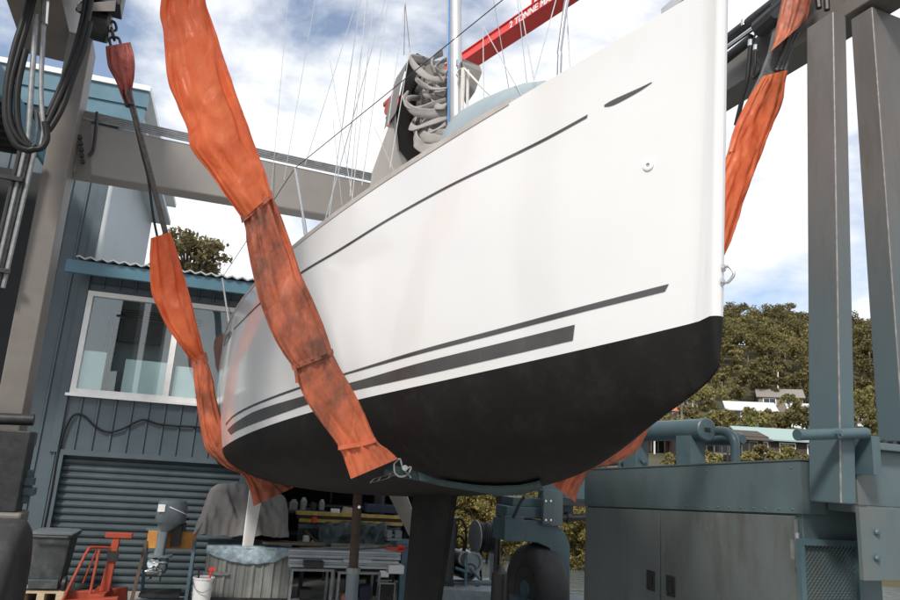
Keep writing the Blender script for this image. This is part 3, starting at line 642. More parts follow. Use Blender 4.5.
part('sail_bag_flank', canvas, yacht, lambda b: (b.loft([[bagpt(x, y, s) for x, y, s in rw] for rw in ([(402, 100, 4.6), (398, 125, 4.7), (400, 150, 4.6), (412, 170, 4.4), (425, 185, 4.2)], [(388, 128, 5.6), (386, 150, 5.6), (388, 172, 5.4), (396, 192, 5.2), (402, 205, 5)], [(372, 172, 6.6), (370, 186, 6.5), (368, 196, 6.4), (366, 206, 6.2), (364, 214, 6)])], closed=False),), smooth='all')
def flake(P, w, s0, s1, m=sail_m):
    """one fold of the sail: thick soft cloth bent into a loop, seen end on"""
    def fn(b):
        Q = smoothpath([at(x, y, a=A0 + s) for x, y, s in P], 8); rg = []; sd = len(Q) * .37 + P[0][1] * .13
        for i, p in enumerate(Q):
            d = (Q[min(i + 1, len(Q) - 1)] - Q[max(i - 1, 0)]).normalized(); up = (Z - d * d.z).normalized(); nn = d.cross(up).normalized()
            t = i / (len(Q) - 1); hw = w * (.52 + .12 * math.sin(t * 4 + sd) + .12 * noise.noise(Vector((t * 4, sd, 0)))); sag = .04 * math.sin(math.pi * t)
            row = []
            for k in range(16):
                f = 2 * math.pi * k / 16; th = .013 * (1 + .5 * noise.noise(Vector((t * 6, sd, k * .7))))
                row.append(p - Z * sag + up * (hw * math.cos(f) + .006 * noise.noise(Vector((t * 7, k * .4, sd)))) + nn * (th * math.sin(f) + .04 * math.cos(f) * noise.noise(Vector((t * 3, sd, 9)))))
            rg.append(row)
        b.loft(rg)
    return part('sail_fold', m, yacht, fn, smooth='all')
flake([(445, 80, 3.7), (430, 76, 3.75), (418, 66, 3.85), (411, 57, 4.0), (413, 55, 4.2), (424, 59, 4.4), (438, 66, 4.6)], .085, 0, 0)
flake([(444, 74, 3.75), (436, 68, 3.8), (432, 62, 3.9), (434, 55, 4.1), (442, 52, 4.3)], .08, 0, 0)
flake([(446, 96, 3.7), (436, 94, 3.75), (426, 92, 3.8), (424, 86, 3.95), (432, 83, 4.1), (446, 84, 4.3)], .07, 0, 0)
flake([(446, 93, 3.65), (440, 90, 3.7), (437, 85, 3.75), (440, 82, 3.85), (447, 80, 4.0)], .07, 0, 0)
flake([(446, 111, 3.65), (430, 112, 3.7), (415, 108, 3.8), (407, 100, 3.95), (411, 95, 4.15), (425, 97, 4.35), (446, 102, 4.5)], .075, 0, 0)
flake([(446, 106, 3.6), (438, 104, 3.65), (433, 99, 3.75), (437, 95, 3.9), (447, 93, 4.0)], .06, 0, 0)
flake([(446, 117, 3.65), (430, 121, 3.7), (416, 125, 3.8), (411, 122, 3.95), (418, 115, 4.15), (432, 113, 4.35), (446, 112, 4.45)], .065, 0, 0)
flake([(446, 137, 3.6), (436, 136, 3.65), (427, 134, 3.7), (421, 128, 3.8), (423, 122, 3.95), (432, 118, 4.1)], .10, 0, 0)
flake([(447, 140, 3.5), (437, 145, 3.6), (425, 145, 3.65), (417, 138, 3.7), (416, 130, 3.85), (421, 124, 4)], .12, 0, 0)
def _bundle(b):
    rg = []
    for s_, k in ((4.1, .80), (4.4, .92), (4.9, 1), (5.4, .95), (6.0, .86), (6.6, .75), (7.8, .5)):
        row = []
        for q in range(72):
            f = 2 * math.pi * q / 72; x = 431 + 17 * math.cos(f) * k; y = 104 + 40 * math.sin(f) * k
            x += 5.0 * noise.noise(Vector((math.cos(f) * .6, math.sin(f) * 6, s_ * .5))); y += 2 * noise.noise(Vector((math.cos(f) * 2, math.sin(f) * 3, s_ + 5)))
            row.append(bagpt(x - (s_ - 4.5) * 9, y + (s_ - 4.5) * 20, s_))
        rg.append(row)
    b.loft(rg)
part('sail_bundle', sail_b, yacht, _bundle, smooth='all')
flake([(447, 72, 3.6), (440, 69, 3.65), (436, 64, 3.75), (440, 60, 3.9), (447, 59, 4.0)], .05, 0, 0)
flake([(447, 88, 3.6), (432, 86, 3.7), (421, 80, 3.8), (417, 75, 3.95), (423, 72, 4.1)], .05, 0, 0)
flake([(446, 100, 3.62), (428, 104, 3.72), (412, 104, 3.85), (404, 98, 4.0), (408, 92, 4.2)], .04, 0, 0)
flake([(446, 124, 3.6), (434, 128, 3.66), (424, 130, 3.76), (414, 127, 3.9), (416, 119, 4.05)], .045, 0, 0)
flake([(446, 131, 3.58), (438, 131, 3.64), (430, 128, 3.7), (429, 122, 3.8), (436, 118, 3.9), (446, 118, 4)], .05, 0, 0)
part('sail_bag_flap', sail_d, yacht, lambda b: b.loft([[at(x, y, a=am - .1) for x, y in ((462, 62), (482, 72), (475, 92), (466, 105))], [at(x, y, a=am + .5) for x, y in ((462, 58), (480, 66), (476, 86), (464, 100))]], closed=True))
# foredeck cover
def _fcov(b):
    rg = []
    top = [ca(at(x, y, c=C0 - .1)) for x, y in ((462, 114), (469, 109), (480, 103.5), (500, 94.5), (520, 86), (532, 81.5), (544, 80), (551, 82), (556, 90))]
    for i, (c_, a_, z_) in enumerate(top):
        z0 = zsh(max(.2, a_ - A0)) + .02; h = z_ - z0; hw = [.3, .38, .42, .42, .38, .33, .26, .18, .08][i]
        rg.append([W(C0 - .05 + hw * math.cos(t), a_, z0 + h * abs(math.sin(t)) ** .6 + .012 * noise.noise(Vector((i * .9, t * 2, 4)))) for t in [math.pi * k / 18 for k in range(19)]])
    b.loft(rg, closed=False)
part('deck_cover', bluegrey, yacht, _fcov, smooth='all')
# stanchions, lifelines, pulpit
for sd in (-1, 1):
    tops = []
    for i, (px, py, ty) in enumerate(((302, 240, 168), (224, 322, 278))):
        q_ = pick_side(px, py, bplan); s = q_[0] if q_ else 7.2; base = on_sheer(s, sd, .05); top = base + Z * .72 + r * (sd * .05)
        if sd < 0: tp = at(295 if i == 0 else 222, ty, a=(base.dot(u))); top = tp
        st = part('stanchion', steel, yacht, lambda b: (b.tube([base - Z * .02, base.lerp(top, .3)], .017, 10), b.tube([base.lerp(top, .3), top], .0125, 10)), smooth=True); tops.append(top)
    s = 7.5 if sd > 0 else None
    pb_ = on_sheer(.86, sd, .05); pm = at(560, 47, a=pb_.dot(u)) if sd < 0 else pb_ + Z * .2; ptp = at(568, -4, a=pb_.dot(u) - .04) if sd < 0 else pb_ + Z * .55
    part('pulpit', steel, yacht, lambda b: b.tube(smoothpath([pb_, pm - (pm - pb_) * .25, pm, ptp, ptp + Z * .06 - u * .1 - r * sd * .03, W(C0 + sd * .08, A0 - .02, ptp.z + .08), W(C0, A0 - .05, ptp.z + .08)], 6), .0155, 10), smooth=True)
    top0 = at(532, -24, a=pb_.dot(u) + .25) if sd < 0 else ptp
    part('lifeline', darksteel, yacht, lambda b: b.tube([ptp + Z * .05, top0] + tops + [on_sheer(9.3, sd) + Z * .6], .004, 6), smooth=True)
# rigging: shrouds, stays and running lines
def wire(P, a_, b_, rad=.0042): rope('stay', stay_m, [at(*P[0], a=A0 + a_), at(*P[1], a=A0 + b_)], rad)
for P, a_, b_ in ((((357, 0), (305, 165)), 5.2, 4.9), (((366, 0), (350, 196)), 4.2, 3.4), (((374, 0), (352, 200)), 4.3, 3.6), (((388, 0), (362, 185)), 4.2, 3.3), (((405, 2), (388, 125)), 3.7, 3.1), (((405, 2), (410, 52)), 3.7, 4.2), (((288, 0), (270, 205)), 7.4, 7.2), (((315, 0), (284, 180)), 7.0, 6.9), (((333, 120), (342, 205)), 6.5, 6.4), (((352, 196), (330, 60)), 4, 4.6), (((374, 126), (398, 180)), 5.2, 4.2)): wire(P, a_, b_)
for P, a_, b_ in ((((519, -4), (534, 80)), 2.0, 1.2), (((557, -4), (534, 80)), 1.5, 1.2), (((566, -4), (570, 68)), 1.0, .75), (((483, 26), (484, 118)), 2.9, 2.1), (((483, 26), (523, 98)), 2.9, 1.55), (((413, 30), (390, 168)), 3.5, 3.0), (((405, 2), (404, 55)), 3.7, 4.4)): wire(P, a_, b_)
for sd in (-1, 1):
    for s, z in ((3.7, 16.8), (3.9, 10.5)): rope('shroud', steel, [on_sheer(s, sd, .25), mast_at(z)], .0048)
rope('backstay', steel, [W(C0, A0 + 9.4, zsh(9)), mtop], .005); rope('forestay', steel, [W(C0, A0 + .2, zsh(.2)), mast_at(16.5)], .006)

# ================================================================== travel lift (one machine)
tl = thing('travel_lift', 'grey and teal steel travel lift straddling the white yacht', 'boat lift', W(2.3, 7, 0), TH)
def corner_post(b, nT, lT, rT, nB, lB, rB, a):
    """box post from three visible vertical edges: near, left and right"""
    N0, N1 = at(*nB, a=a), at(*nT, a=a)
    L0, L1 = at(*lB, c=N0.dot(r)), at(*lT, c=N1.dot(r)); R0, R1 = at(*rB, a=a), at(*rT, a=a)
    wl = ((L0 - N0).dot(u) + (L1 - N1).dot(u)) / 2; wr = ((R0 - N0).dot(r) + (R1 - N1).dot(r)) / 2
    b.hexa([N0, N0 + r * wr, N0 + r * wr + u * wl, N0 + u * wl], [N1, N1 + r * wr, N1 + r * wr + u * wl, N1 + u * wl])
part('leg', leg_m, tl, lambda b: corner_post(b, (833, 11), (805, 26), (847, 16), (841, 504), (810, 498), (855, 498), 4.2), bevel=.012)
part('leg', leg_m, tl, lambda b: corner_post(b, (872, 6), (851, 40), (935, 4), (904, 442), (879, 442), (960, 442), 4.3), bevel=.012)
for nT, nB, a_ in (((833, 12), (841, 503), 4.2), ((872, 8), (904, 441), 4.3)): part('weld_seam', edge_m, tl, lambda b: b.tube([at(*nT, a=a_) + u * .006 + r * .006, at(*nB, a=a_) + u * .006 + r * .006], .0085, 8))
# left leg: front face and the return face
def _ll(b):
    A, B_ = at(70, 28, a=9.4), at(92, 40, a=9.4); A.z = B_.z = (A.z + B_.z) / 2
    C_, D2 = at(-2, 395, a=9.4), at(26, 395, a=9.4); k = (1.0 - C_.z) / (A.z - C_.z); A0_ = C_ + (A - C_) * k; B0_ = D2 + (B_ - D2) * k
    A0_.z = B0_.z = 1.0
    b.hexa([A0_, B0_, B0_ + u * .5, A0_ + u * .5], [A, B_, B_ + u * .5, A + u * .5])
part('leg', lift, tl, _ll, bevel=.012)
part('leg', lift_t, tl, lambda b: b.hexa([W(5.95, 10.3, 1.7), W(6.35, 10.3, 1.7), W(6.35, 10.8, 1.7), W(5.95, 10.8, 1.7)], [W(6.1, 10.3, 7.2), W(6.5, 10.3, 7.2), W(6.5, 10.8, 7.2), W(6.1, 10.8, 7.2)]), bevel=.01)
xb = part('cross_beam', beam_m, tl, lambda b: b.hexa([W(-1.72, 9.8, 5.80), W(6.1, 9.8, 5.95), W(6.1, 10.12, 5.95), W(-1.72, 10.12, 5.80)], [W(-1.72, 9.8, 6.53), W(6.1, 9.8, 6.5), W(6.1, 10.12, 6.5), W(-1.72, 10.12, 6.53)]), bevel=.02)
for k in range(5): part('pipe', galv, tl, lambda b: b.tube([W(-1.9, 9.78 + .02 * k, 6.56 + .035 * k), W(6.1, 9.78 + .02 * k, 6.53 + .035 * k)], .014, 8), smooth=True)
part('pipe_bracket', darksteel, tl, lambda b: b.tube(smoothpath([at(x, y, a=9.74) for x, y in ((97, 112), (96, 128), (93, 150), (89, 155))]), .02, 8), smooth=True)
part('pipe_bracket', darksteel, tl, lambda b: b.box(4.0, 4.05, 9.74, 9.95, 6.5, 6.75))
g = at(82, 145, a=9.74)
part('beam_clamp', darksteel, tl, lambda b: [b.lathe(at(80 + k * .7, 138 + 6 * k, a=9.70), -u, [(0, .032), (.05, .032)], 8) for k in range(5)])
part('flange_plate', lift, tl, lambda b: b.hexa([at(76, 178, a=9.78), at(91, 181, a=9.78), at(91, 181, a=9.79), at(76, 178, a=9.79)], [at(82, 112, a=9.78), at(91, 113, a=9.78), at(91, 113, a=9.79), at(82, 112, a=9.79)]))
part('side_beam', lift, tl, lambda b: b.box(-2.58, -1.93, 3.0, 10.4, 7.6, 8.3), bevel=.015)
zu = at(734, 86, c=6.0).z; cu = ca(at(733, 108, z=zu))[0]; zt = at(734, 52, c=6.0).z
part('side_beam', lift, tl, lambda b: b.box(6.0, max(cu, 6.35), 2.6, 10.9, zu, zt), bevel=.012)
part('beam_flange', lift, tl, lambda b: b.box(5.9, 6.8, 3.0, 4.55, zt - .02, zt + .04))
for k in range(7): part('bolt', darksteel, tl, lambda b: b.lathe(W(5.985, 4.5 - .2 * k, zu + .30), -r, [(0, .035), (.03, .035), (.03, .02), (.06, .02)], 6))
# winch gear over the right beam
part('ram', darksteel, tl, lambda b: (b.tube([at(712, 52, c=5.75), at(800, -16, c=5.75)], .075, 12), b.tube([at(712, 70, c=5.75), at(752, 38, c=5.75)], .06, 12)), smooth=True)
part('ram_rod', steel, tl, lambda b: b.tube([at(712, 58, c=5.72), at(760, 23, c=5.72)], .032, 12), smooth=True)
part('winch_block', black_p, tl, lambda b: (b.hexa([at(752, 42, c=5.68), at(760, 30, c=5.68), at(760, 30, c=5.95), at(752, 42, c=5.95)], [at(757, 22, c=5.68), at(772, 5, c=5.68), at(772, 5, c=5.95), at(757, 22, c=5.95)]), b.tube([at(758, 30, c=5.7), at(792, 0, c=5.7)], .11, 10)), bevel=.01)
part('sheave', darksteel, tl, lambda b: b.lathe(at(782, 2, c=5.6), r, [(0, .17), (.04, .19), (.08, .15), (.14, .15), (.18, .19), (.22, .17)], 20))
for q0, q1, rd in (((745, 20), (745, 26), .05), ((751, 40), (750.5, 46), .035), ((756, 45), (755.5, 50), .03)): part('fitting', steel, tl, lambda b: b.tube([at(*q0, c=5.72), at(*q1, c=5.72)], rd, 8))
part('hose', hose_m, tl, lambda b: b.tube(smoothpath([at(x, y, c=5.7) for x, y in ((750.5, 46), (749, 62), (747, 80), (742, 100), (736, 125))]), .028, 8), smooth=True)
part('hose', hose_m, tl, lambda b: b.tube(smoothpath([at(x, y, c=5.7) for x, y in ((755.5, 50), (755, 66), (753, 78), (758, 74), (761, 68), (757, 58))]), .016, 8), smooth=True)
part('hoist_hook', darksteel, tl, lambda b: (b.tube([at(817, -8, c=5.7), at(819, 8, c=5.7)], .03, 8), b.tube([at(826, -8, c=5.7), at(827, 10, c=5.7)], .03, 8), b.box(5.6, 5.85, 4.6, 4.95, zu + .75, zu + 1.1)))
part('hoist_hook', darksteel, tl, lambda b: (b.box(-1.75, -1.35, 9.15, 9.5, 7.95, 8.5), b.lathe(at(100, 26, a=9.4) - r * .13, r, [(0, .16), (.03, .2), (.23, .2), (.26, .16)], 20), b.bar(at(79, 12, a=9.2), at(92, -4, a=9.2), .06, .1)), bevel=.01)
part('hoist_plate', lift, tl, lambda b: b.hexa([at(77, 11, a=9.1), at(115, 11, a=9.1), at(115, 11, a=9.3), at(77, 11, a=9.3)], [at(77, 4, a=9.1), at(116, 0, a=9.1), at(116, 0, a=9.3), at(77, 4, a=9.3)]))
for P, rad, m in ((((31, -6), (22, 25), (15, 47), (7.5, 82), (6, 117), (15, 143), (27, 150), (34, 149)), .040, hose_m), (((35, -6), (26, 28), (19, 52), (11, 85), (10, 118), (18, 138), (30, 147), (36, 145)), .034, hose_m),
                  (((26, 50), (19, 80), (17, 105), (20, 130), (31, 147), (41, 148), (47, 138), (45, 122)), .036, hose_m), (((37, 15), (34, 50), (31, 92), (29, 128), (27, 142), (22, 148)), .032, galv),
                  (((45, 4), (43, 40), (41, 88), (43, 120), (46, 140), (42, 150)), .028, galv), (((92, -8), (86, 25), (75, 62), (62, 92), (50, 118), (46, 126)), .036, hose_m), (((87, -8), (81, 25), (71, 60), (58, 92), (47, 116)), .030, hose_m),
                  (((90, 22), (84, 48), (75, 72), (64, 104), (52, 126), (46, 132)), .034, hose_m), (((36, 110), (37, 128), (34, 146)), .02, galv), (((40, 112), (43, 130), (40, 148)), .02, galv)):
    part('hose', m, tl, lambda b: b.tube(smoothpath([at(x, y, a=8.95 - .02 * len(P)) for x, y in P]), rad, 10), smooth=True)
part('hose_fitting', steel, tl, lambda b: b.tube([at(45.5, -2, a=8.8), at(44.5, 24, a=8.8)], [.05, .035], 8), smooth=True)
for x0, x1, dz in ((8, -6, 0), (13, -1, .0), (18, 4, 0), (23, 9, 0)): part('pipe', galv if x0 % 2 else darksteel, tl, lambda b: b.tube([at(x0 + 12, 150, a=9.25), at(x1 - 6, 288, a=9.25)], .026, 8), smooth=True)
for y in (176, 268): part('pipe_clip', darksteel, tl, lambda b: b.bar(at(26 - (y - 150) * .13, y + 4, a=9.2), at(4 - (y - 150) * .13, y, a=9.2), .05, .05))
# left wheel carrier
part('steering_ram', darksteel, tl, lambda b: b.tube([at(-25, 418, a=9.2), at(34, 420, a=9.2)], .065, 12), smooth=True)
def fbox(b, x0, y0, x1, y1, a, da):             # box from a pixel rectangle on a plane across the dock
    xm, ym = (x0 + x1) / 2, (y0 + y1) / 2
    c0, c1 = ca(at(x0, ym, a=a))[0], ca(at(x1, ym, a=a))[0]; z0, z1 = at(xm, y1, a=a).z, at(xm, y0, a=a).z
    b.box(c0, c1, a, a + da, z0, z1)
part('carrier', darksteel, tl, lambda b: (fbox(b, -60, 428, 24, 512, 9.0, .4), fbox(b, 24, 440, 29, 455, 9.15, .2)), bevel=.015)
part('carrier_foot', lift, tl, lambda b: fbox(b, -60, 512, 20, 536, 8.95, .5), bevel=.03)
part('hinge_lug', lift_t, tl, lambda b: fbox(b, 27, 432, 35, 446, 9.3, .15), bevel=.01)
part('hinge_lug', lift_t, tl, lambda b: (fbox(b, 22, 478, 33, 486, 9.2, .2), fbox(b, 22, 488, 34, 496, 9.2, .2), fbox(b, 22, 470, 30, 504, 9.24, .15)), bevel=.01)
def wheel(p, R_, wd, axis=r):
    w_ = MB(); w_.lathe(p - axis * wd / 2, axis, [(.05, R_ * .56), (.02, R_ * .62), (0, R_ * .75), (.01, R_ * .88), (.05, R_ * .96), (wd * .25, R_), (wd * .75, R_), (wd - .05, R_ * .96), (wd - .01, R_ * .88), (wd, R_ * .75), (wd - .02, R_ * .62), (wd - .05, R_ * .56)], 48)
    o = w_.build('wheel', tyre_m, tl, smooth=True)
    part('rim', darksteel, o, lambda b: b.lathe(p - axis * wd / 2, axis, [(.06, R_ * .57), (.045, R_ * .54), (.05, R_ * .5), (.14, R_ * .46), (.15, R_ * .2), (.09, R_ * .19), (.085, .001)], 32), smooth=True)
    part('hub', lift_t, o, lambda b: b.lathe(p - axis * (wd / 2 - .05), axis, [(-.02, .001), (-.02, R_ * .2), (.1, R_ * .24), (.12, R_ * .24)], 20), smooth=True)
    return o
pw = at(-14, 612, a=8.9); wheel(Vector((pw.x, pw.y, .78)), .78, .5)
pw2 = at(536, 600, a=10.0); wheel(Vector((pw2.x, pw2.y, .66)) , .66, .48)
wheel(W(6.0, 5.0, .6), .6, .42); wheel(W(-1.9, 4.2, .6), .6, .42)
part('leg', lift, tl, lambda b: b.box(-2.5, -2.05, 4.0, 4.5, 1.1, 7.6), bevel=.012)
# rear right fork with its arch
def _fork(b):
    P = [(505, 519), (545, 521), (556, 524), (565, 533), (570, 545), (570, 640), (560, 640), (560, 575), (556, 558), (549, 548), (538, 543), (520, 541.5), (505, 541)]
    b.prism([at(x, y, a=9.72) for x, y in P], u * .42)
part('wheel_fork', lift_t, tl, _fork, bevel=.01)
part('fork_head', lift_t, tl, lambda b: (fbox(b, 507, 507, 545, 518.5, 9.75, .4), fbox(b, 513, 498, 542, 507, 9.8, .4), fbox(b, 505, 516, 524, 542, 9.68, .03)), bevel=.012)
part('fork_plate', lift_b, tl, lambda b: (fbox(b, 543, 490, 563, 526, 9.66, .05), fbox(b, 543.5, 497, 552.5, 524, 9.63, .025)), bevel=.006)
for x, y in ((545.5, 501), (550.5, 501), (545.5, 520), (550.5, 520)): part('bolt', steel, tl, lambda b: b.lathe(at(x, y, a=9.63), -u, [(0, .018), (.015, .018)], 6))
part('leg_foot', lift_t, tl, lambda b: (fbox(b, 559, 448, 604, 500, 10.2, .6), fbox(b, 540, 470, 562, 492, 10.0, .5)), bevel=.015)
part('axle_shaft', darksteel, tl, lambda b: (b.tube([at(556, 518, a=10.1), at(592, 517, a=10.1)], .055, 10), b.tube([at(566, 517, a=10.1), at(570, 517, a=10.1)], .085, 10), fbox(b, 562, 500, 592, 506, 10.0, .3)))
part('fork_hose', hose_m, tl, lambda b: b.tube(smoothpath([at(x, y, a=9.6) for x, y in ((524, 497), (520, 503), (516, 512), (513, 518))]), .025, 8), smooth=True)
part('drum', black_p, tl, lambda b: b.lathe(Vector((at(499, 590, a=9.3).x, at(499, 590, a=9.3).y, .1)), Z, [(0, .10), (.0, .11), (.9, .11), (.93, .07), (1.0, .03)], 16), smooth=True)
# engine cabinet: long side faces the yacht
ct = lambda a: 2.46 + (8.0 - a) * .0535; cs = lambda a: 2.015 + (8.0 - a) * .054
cb = part('engine_cabinet', lift_b, tl, lambda b: b.hexa([W(5.12, 4.65, .55), W(6.02, 4.65, .55), W(6.02, 7.98, .55), W(5.12, 7.98, .55)], [W(5.12, 4.65, ct(4.65) - .004), W(6.02, 4.65, ct(4.65) - .004), W(6.02, 7.98, ct(8) - .004), W(5.12, 7.98, ct(8) - .004)]), bevel=.008)
def _upper(b):
    b.hexa([W(5.095, 4.62, cs(4.62)), W(5.118, 4.62, cs(4.62)), W(5.118, 8.0, cs(8)), W(5.095, 8.0, cs(8))], [W(5.095, 4.62, ct(4.62)), W(5.118, 4.62, ct(4.62)), W(5.118, 8.0, ct(8)), W(5.095, 8.0, ct(8))])
    b.hexa([W(5.118, 4.62, cs(4.62)), W(6.03, 4.62, cs(4.62)), W(6.03, 4.645, cs(4.62)), W(5.118, 4.645, cs(4.62))], [W(5.118, 4.62, ct(4.62)), W(6.03, 4.62, ct(4.62)), W(6.03, 4.645, ct(4.62)), W(5.118, 4.645, ct(4.62))])
    b.hexa([W(5.085, 4.61, ct(4.6)), W(6.04, 4.61, ct(4.6)), W(6.04, 8.01, ct(8)), W(5.085, 8.01, ct(8))], [W(5.085, 4.61, ct(4.6) + .012), W(6.04, 4.61, ct(4.6) + .012), W(6.04, 8.01, ct(8) + .012), W(5.085, 8.01, ct(8) + .012)])
    for k in range(22):
        a = 4.72 + .15 * k; b.lathe(W(5.095, a, cs(a) + .035), -r, [(0, .010), (.005, .008), (.008, .003)], 8)
        if k % 7 == 0: b.lathe(W(5.095, a, ct(a) - .06), -r, [(0, .010), (.005, .008), (.008, .003)], 8)
part('upper_panel', lift_b, cb, _upper)
am_ = ca(at(661, 540, c=5.1))[1]; ar_ = ca(at(796, 540, c=5.1))[1]
for a0, a1, la in ((am_ + .012, 7.96, ca(at(652, 582, c=5.1))[1]), (ar_, am_ - .012, ca(at(672, 584, c=5.1))[1])):
    part('door', worn_door, cb, lambda b: b.hexa([W(5.088, a0, .62), W(5.117, a0, .62), W(5.117, a1, .62), W(5.088, a1, .62)], [W(5.088, a0, cs(a0) - .02), W(5.117, a0, cs(a0) - .02), W(5.117, a1, cs(a1) - .02), W(5.088, a1, cs(a1) - .02)]), bevel=.004)
    zl = at(660, 583, c=5.1).z
    part('latch', darksteel, cb, lambda b: (b.box(5.074, 5.087, la - .065, la + .065, zl - .10, zl + .10), b.box(5.060, 5.073, la - .035, la + .02, zl - .06, zl + .05), b.lathe(W(5.075, la + .04, zl - .07), -r, [(0, .016), (.012, .014)], 10)), bevel=.004)
part('hinge', galv, cb, lambda b: (b.tube([W(5.075, ar_ - .035, cs(5) - .42), W(5.075, ar_ - .035, cs(5) - .14)], .022, 10), b.box(5.085, 5.095, ar_ - .09, ar_ + .05, cs(5) - .36, cs(5) - .2)), smooth=True)
part('door_edge', galv, cb, lambda b: b.box(5.083, 5.112, ar_ - .016, ar_ - .004, .62, cs(5) - .03))
gc0 = ca(at(806, 572, a=4.6))[0]; gc1 = ca(at(846, 572, a=4.6))[0] + .15; gz = at(825, 546, a=4.6).z
part('grille_frame', lift_t, cb, lambda b: (b.box(gc0 - .05, gc0, 4.60, 4.645, .6, gz), b.box(gc1, gc1 + .05, 4.60, 4.645, .6, gz), b.box(gc0 - .05, gc1 + .05, 4.598, 4.645, gz, gz + .05)))
def _grille(b):
    n = int((gc1 - gc0) / .022); m_ = 46
    for i in range(n):
        for j in range(m_):
            if (i + j) % 2 == 0:
                c, z = gc0 + .022 * i, gz - .022 * (j + 1); b.add([W(c, 4.635, z), W(c + .022, 4.635, z), W(c + .022, 4.618, z + .02), W(c, 4.618, z + .02)], [[0, 1, 2, 3]])
    b.box(gc0, gc1, 4.637, 4.644, .6, gz)
part('grille', lift_b, cb, _grille)
# exhaust silencer and pipes on the cabinet
sil = part('silencer', lift_t, tl, lambda b: b.lathe(at(707.3, 429.5, c=5.6), u, [(0, .001), (0, .115), (.012, .128), (.05, .128), (.055, .122), (1.9, .122), (1.92, .1), (1.92, .001)], 36), smooth=True)
sp = at(707.3, 429.5, c=5.6)
part('end_plate', darksteel, sil, lambda b: b.box(5.56, 5.64, sp.dot(u) - .006, sp.dot(u) - .001, sp.z - .025, sp.z + .02))
for da in (.28, 1.3): part('saddle', lift_t, sil, lambda b: (b.box(5.6 - .10, 5.6 + .10, sp.dot(u) + da - .13, sp.dot(u) + da + .13, ct(sp.dot(u) + da) + .012, sp.z - .03), b.box(5.6 - .12, 5.6 + .12, sp.dot(u) + da - .14, sp.dot(u) + da + .14, ct(sp.dot(u) + da) + .012, ct(sp.dot(u) + da) + .03)), bevel=.006)
part('exhaust_pipe', lift_t, tl, lambda b: b.tube(smoothpath([at(x, y, c=5.75) for x, y in ((708, 432), (720, 431), (728, 433), (733, 438), (735, 446), (735, 470))], 8), .052, 14), smooth=True)
part('small_silencer', lift_t, tl, lambda b: b.lathe(W(5.95, 6.15, sp.z - .08), u, [(0, .001), (0, .05), (.05, .075), (.7, .075), (.75, .05), (.75, .001)], 20), smooth=True)
part('coolant_pipe', lift_t, tl, lambda b: b.tube(smoothpath([at(x, y, c=5.6) for x, y in ((621, 478), (621, 466), (624, 462), (632, 460.5), (644, 460))], 6), .04, 12), smooth=True)
part('coolant_pipe', lift_t, tl, lambda b: b.tube([at(592, 465, c=5.7), at(640, 461, c=5.7)], .035, 12), smooth=True)
part('coolant_pipe', lift_t, tl, lambda b: b.tube([at(603, 480, c=5.6), at(603, 460, c=5.6)], .06, 12), smooth=True)
# clamp, bracket and bolted plates beside the right legs
part('leg_clamp', lift_t, tl, lambda b: (b.tube([at(797, 435, a=4.14), at(866, 433, a=4.14)], .045, 14), b.lathe(at(838, 434, a=4.095), -u, [(0, .035), (.02, .035), (.02, .018), (.04, .018)], 6), b.box(ca(at(862, 432, a=4.2))[0], ca(at(870, 432, a=4.2))[0], 4.12, 4.4, 2.55, 2.86)), smooth=True)
bc = ca(at(857, 480, a=4.3))[0]
part('bracket', lift_b, tl, lambda b: (b.box(bc, 7.2, 4.3, 4.6, 2.30, 2.76), b.box(bc + .06, 7.2, 4.2, 4.6, 2.76, 2.82), b.box(bc, 7.2, 4.22, 4.6, 2.24, 2.30)), bevel=.006)
for k in range(6): part('bolt', darksteel, tl, lambda b: b.lathe(W(bc + .18 + .12 * k, 4.26, 2.82), Z, [(0, .022), (.022, .022), (.022, .012), (.035, .012)], 6))
pc = ca(at(862, 545, a=4.14))[0]; pz0 = at(875, 581, a=4.14).z; pz1 = at(875, 508, a=4.14).z
part('skirt_plate', lift_b, tl, lambda b: b.box(pc, 7.2, 4.14, 4.18, pz0, pz1), bevel=.004)
for y in (532, 558): part('bolt', lift_t, tl, lambda b: b.lathe(at(876, y, a=4.14), -u, [(0, .028), (.015, .028), (.03, .016)], 10))
part('base_frame', lift_t, tl, lambda b: b.box(5.2, 6.4, 4.3, 10.2, .45, .56))

# ================================================================== slings
def sleeve(name, m, parent, rows, dep, th=.05, seg=64, sub=10, wr=.022, seed=0., open_end=True):
    """crumpled plastic tube: rows of (left, right) edge points; dep gives each point its place in space"""
    def fn(b):
        L_ = smoothpath([dep(*q[0]) for q in rows], sub); R_ = smoothpath([dep(*q[1]) for q in rows], sub); rg = []; ln = 0
        for i in range(len(L_)):
            m_ = (L_[i] + R_[i]) / 2; e = (R_[i] - L_[i]) / 2; w = e.length
            if i: ln += (m_ - ((L_[i - 1] + R_[i - 1]) / 2)).length
            nv = (CAM - m_); nv = (nv - e * (nv.dot(e) / e.length_squared)).normalized(); t_ = min(th, w * .7) if not callable(th) else th(i / len(L_), w)
            ring = []
            for k in range(seg):
                f = 2 * math.pi * k / seg; x, y = math.cos(f), math.sin(f)
                d = (.30 - abs(noise.noise(Vector((x * 2.0 + seed, y * 2.0, ln * .9))))) * wr * 3.2 + (.25 - abs(noise.noise(Vector((x * 3.6 + seed, y * 3.6, ln * 2.6 + 7))))) * wr * 2.0 + noise.noise(Vector((x * 5 + seed, y * 5, ln * 6))) * wr * .25
                s_ = abs(x) ** .8 * (1 if x > 0 else -1)
                ring.append(m_ + e * s_ * (1 + .25 * d / wr * .12) + nv * (t_ * y + d * (abs(y) ** .5)))
            rg.append(ring)
        b.loft(rg, True, not open_end)
    return part(name, m, parent, fn, smooth='all')
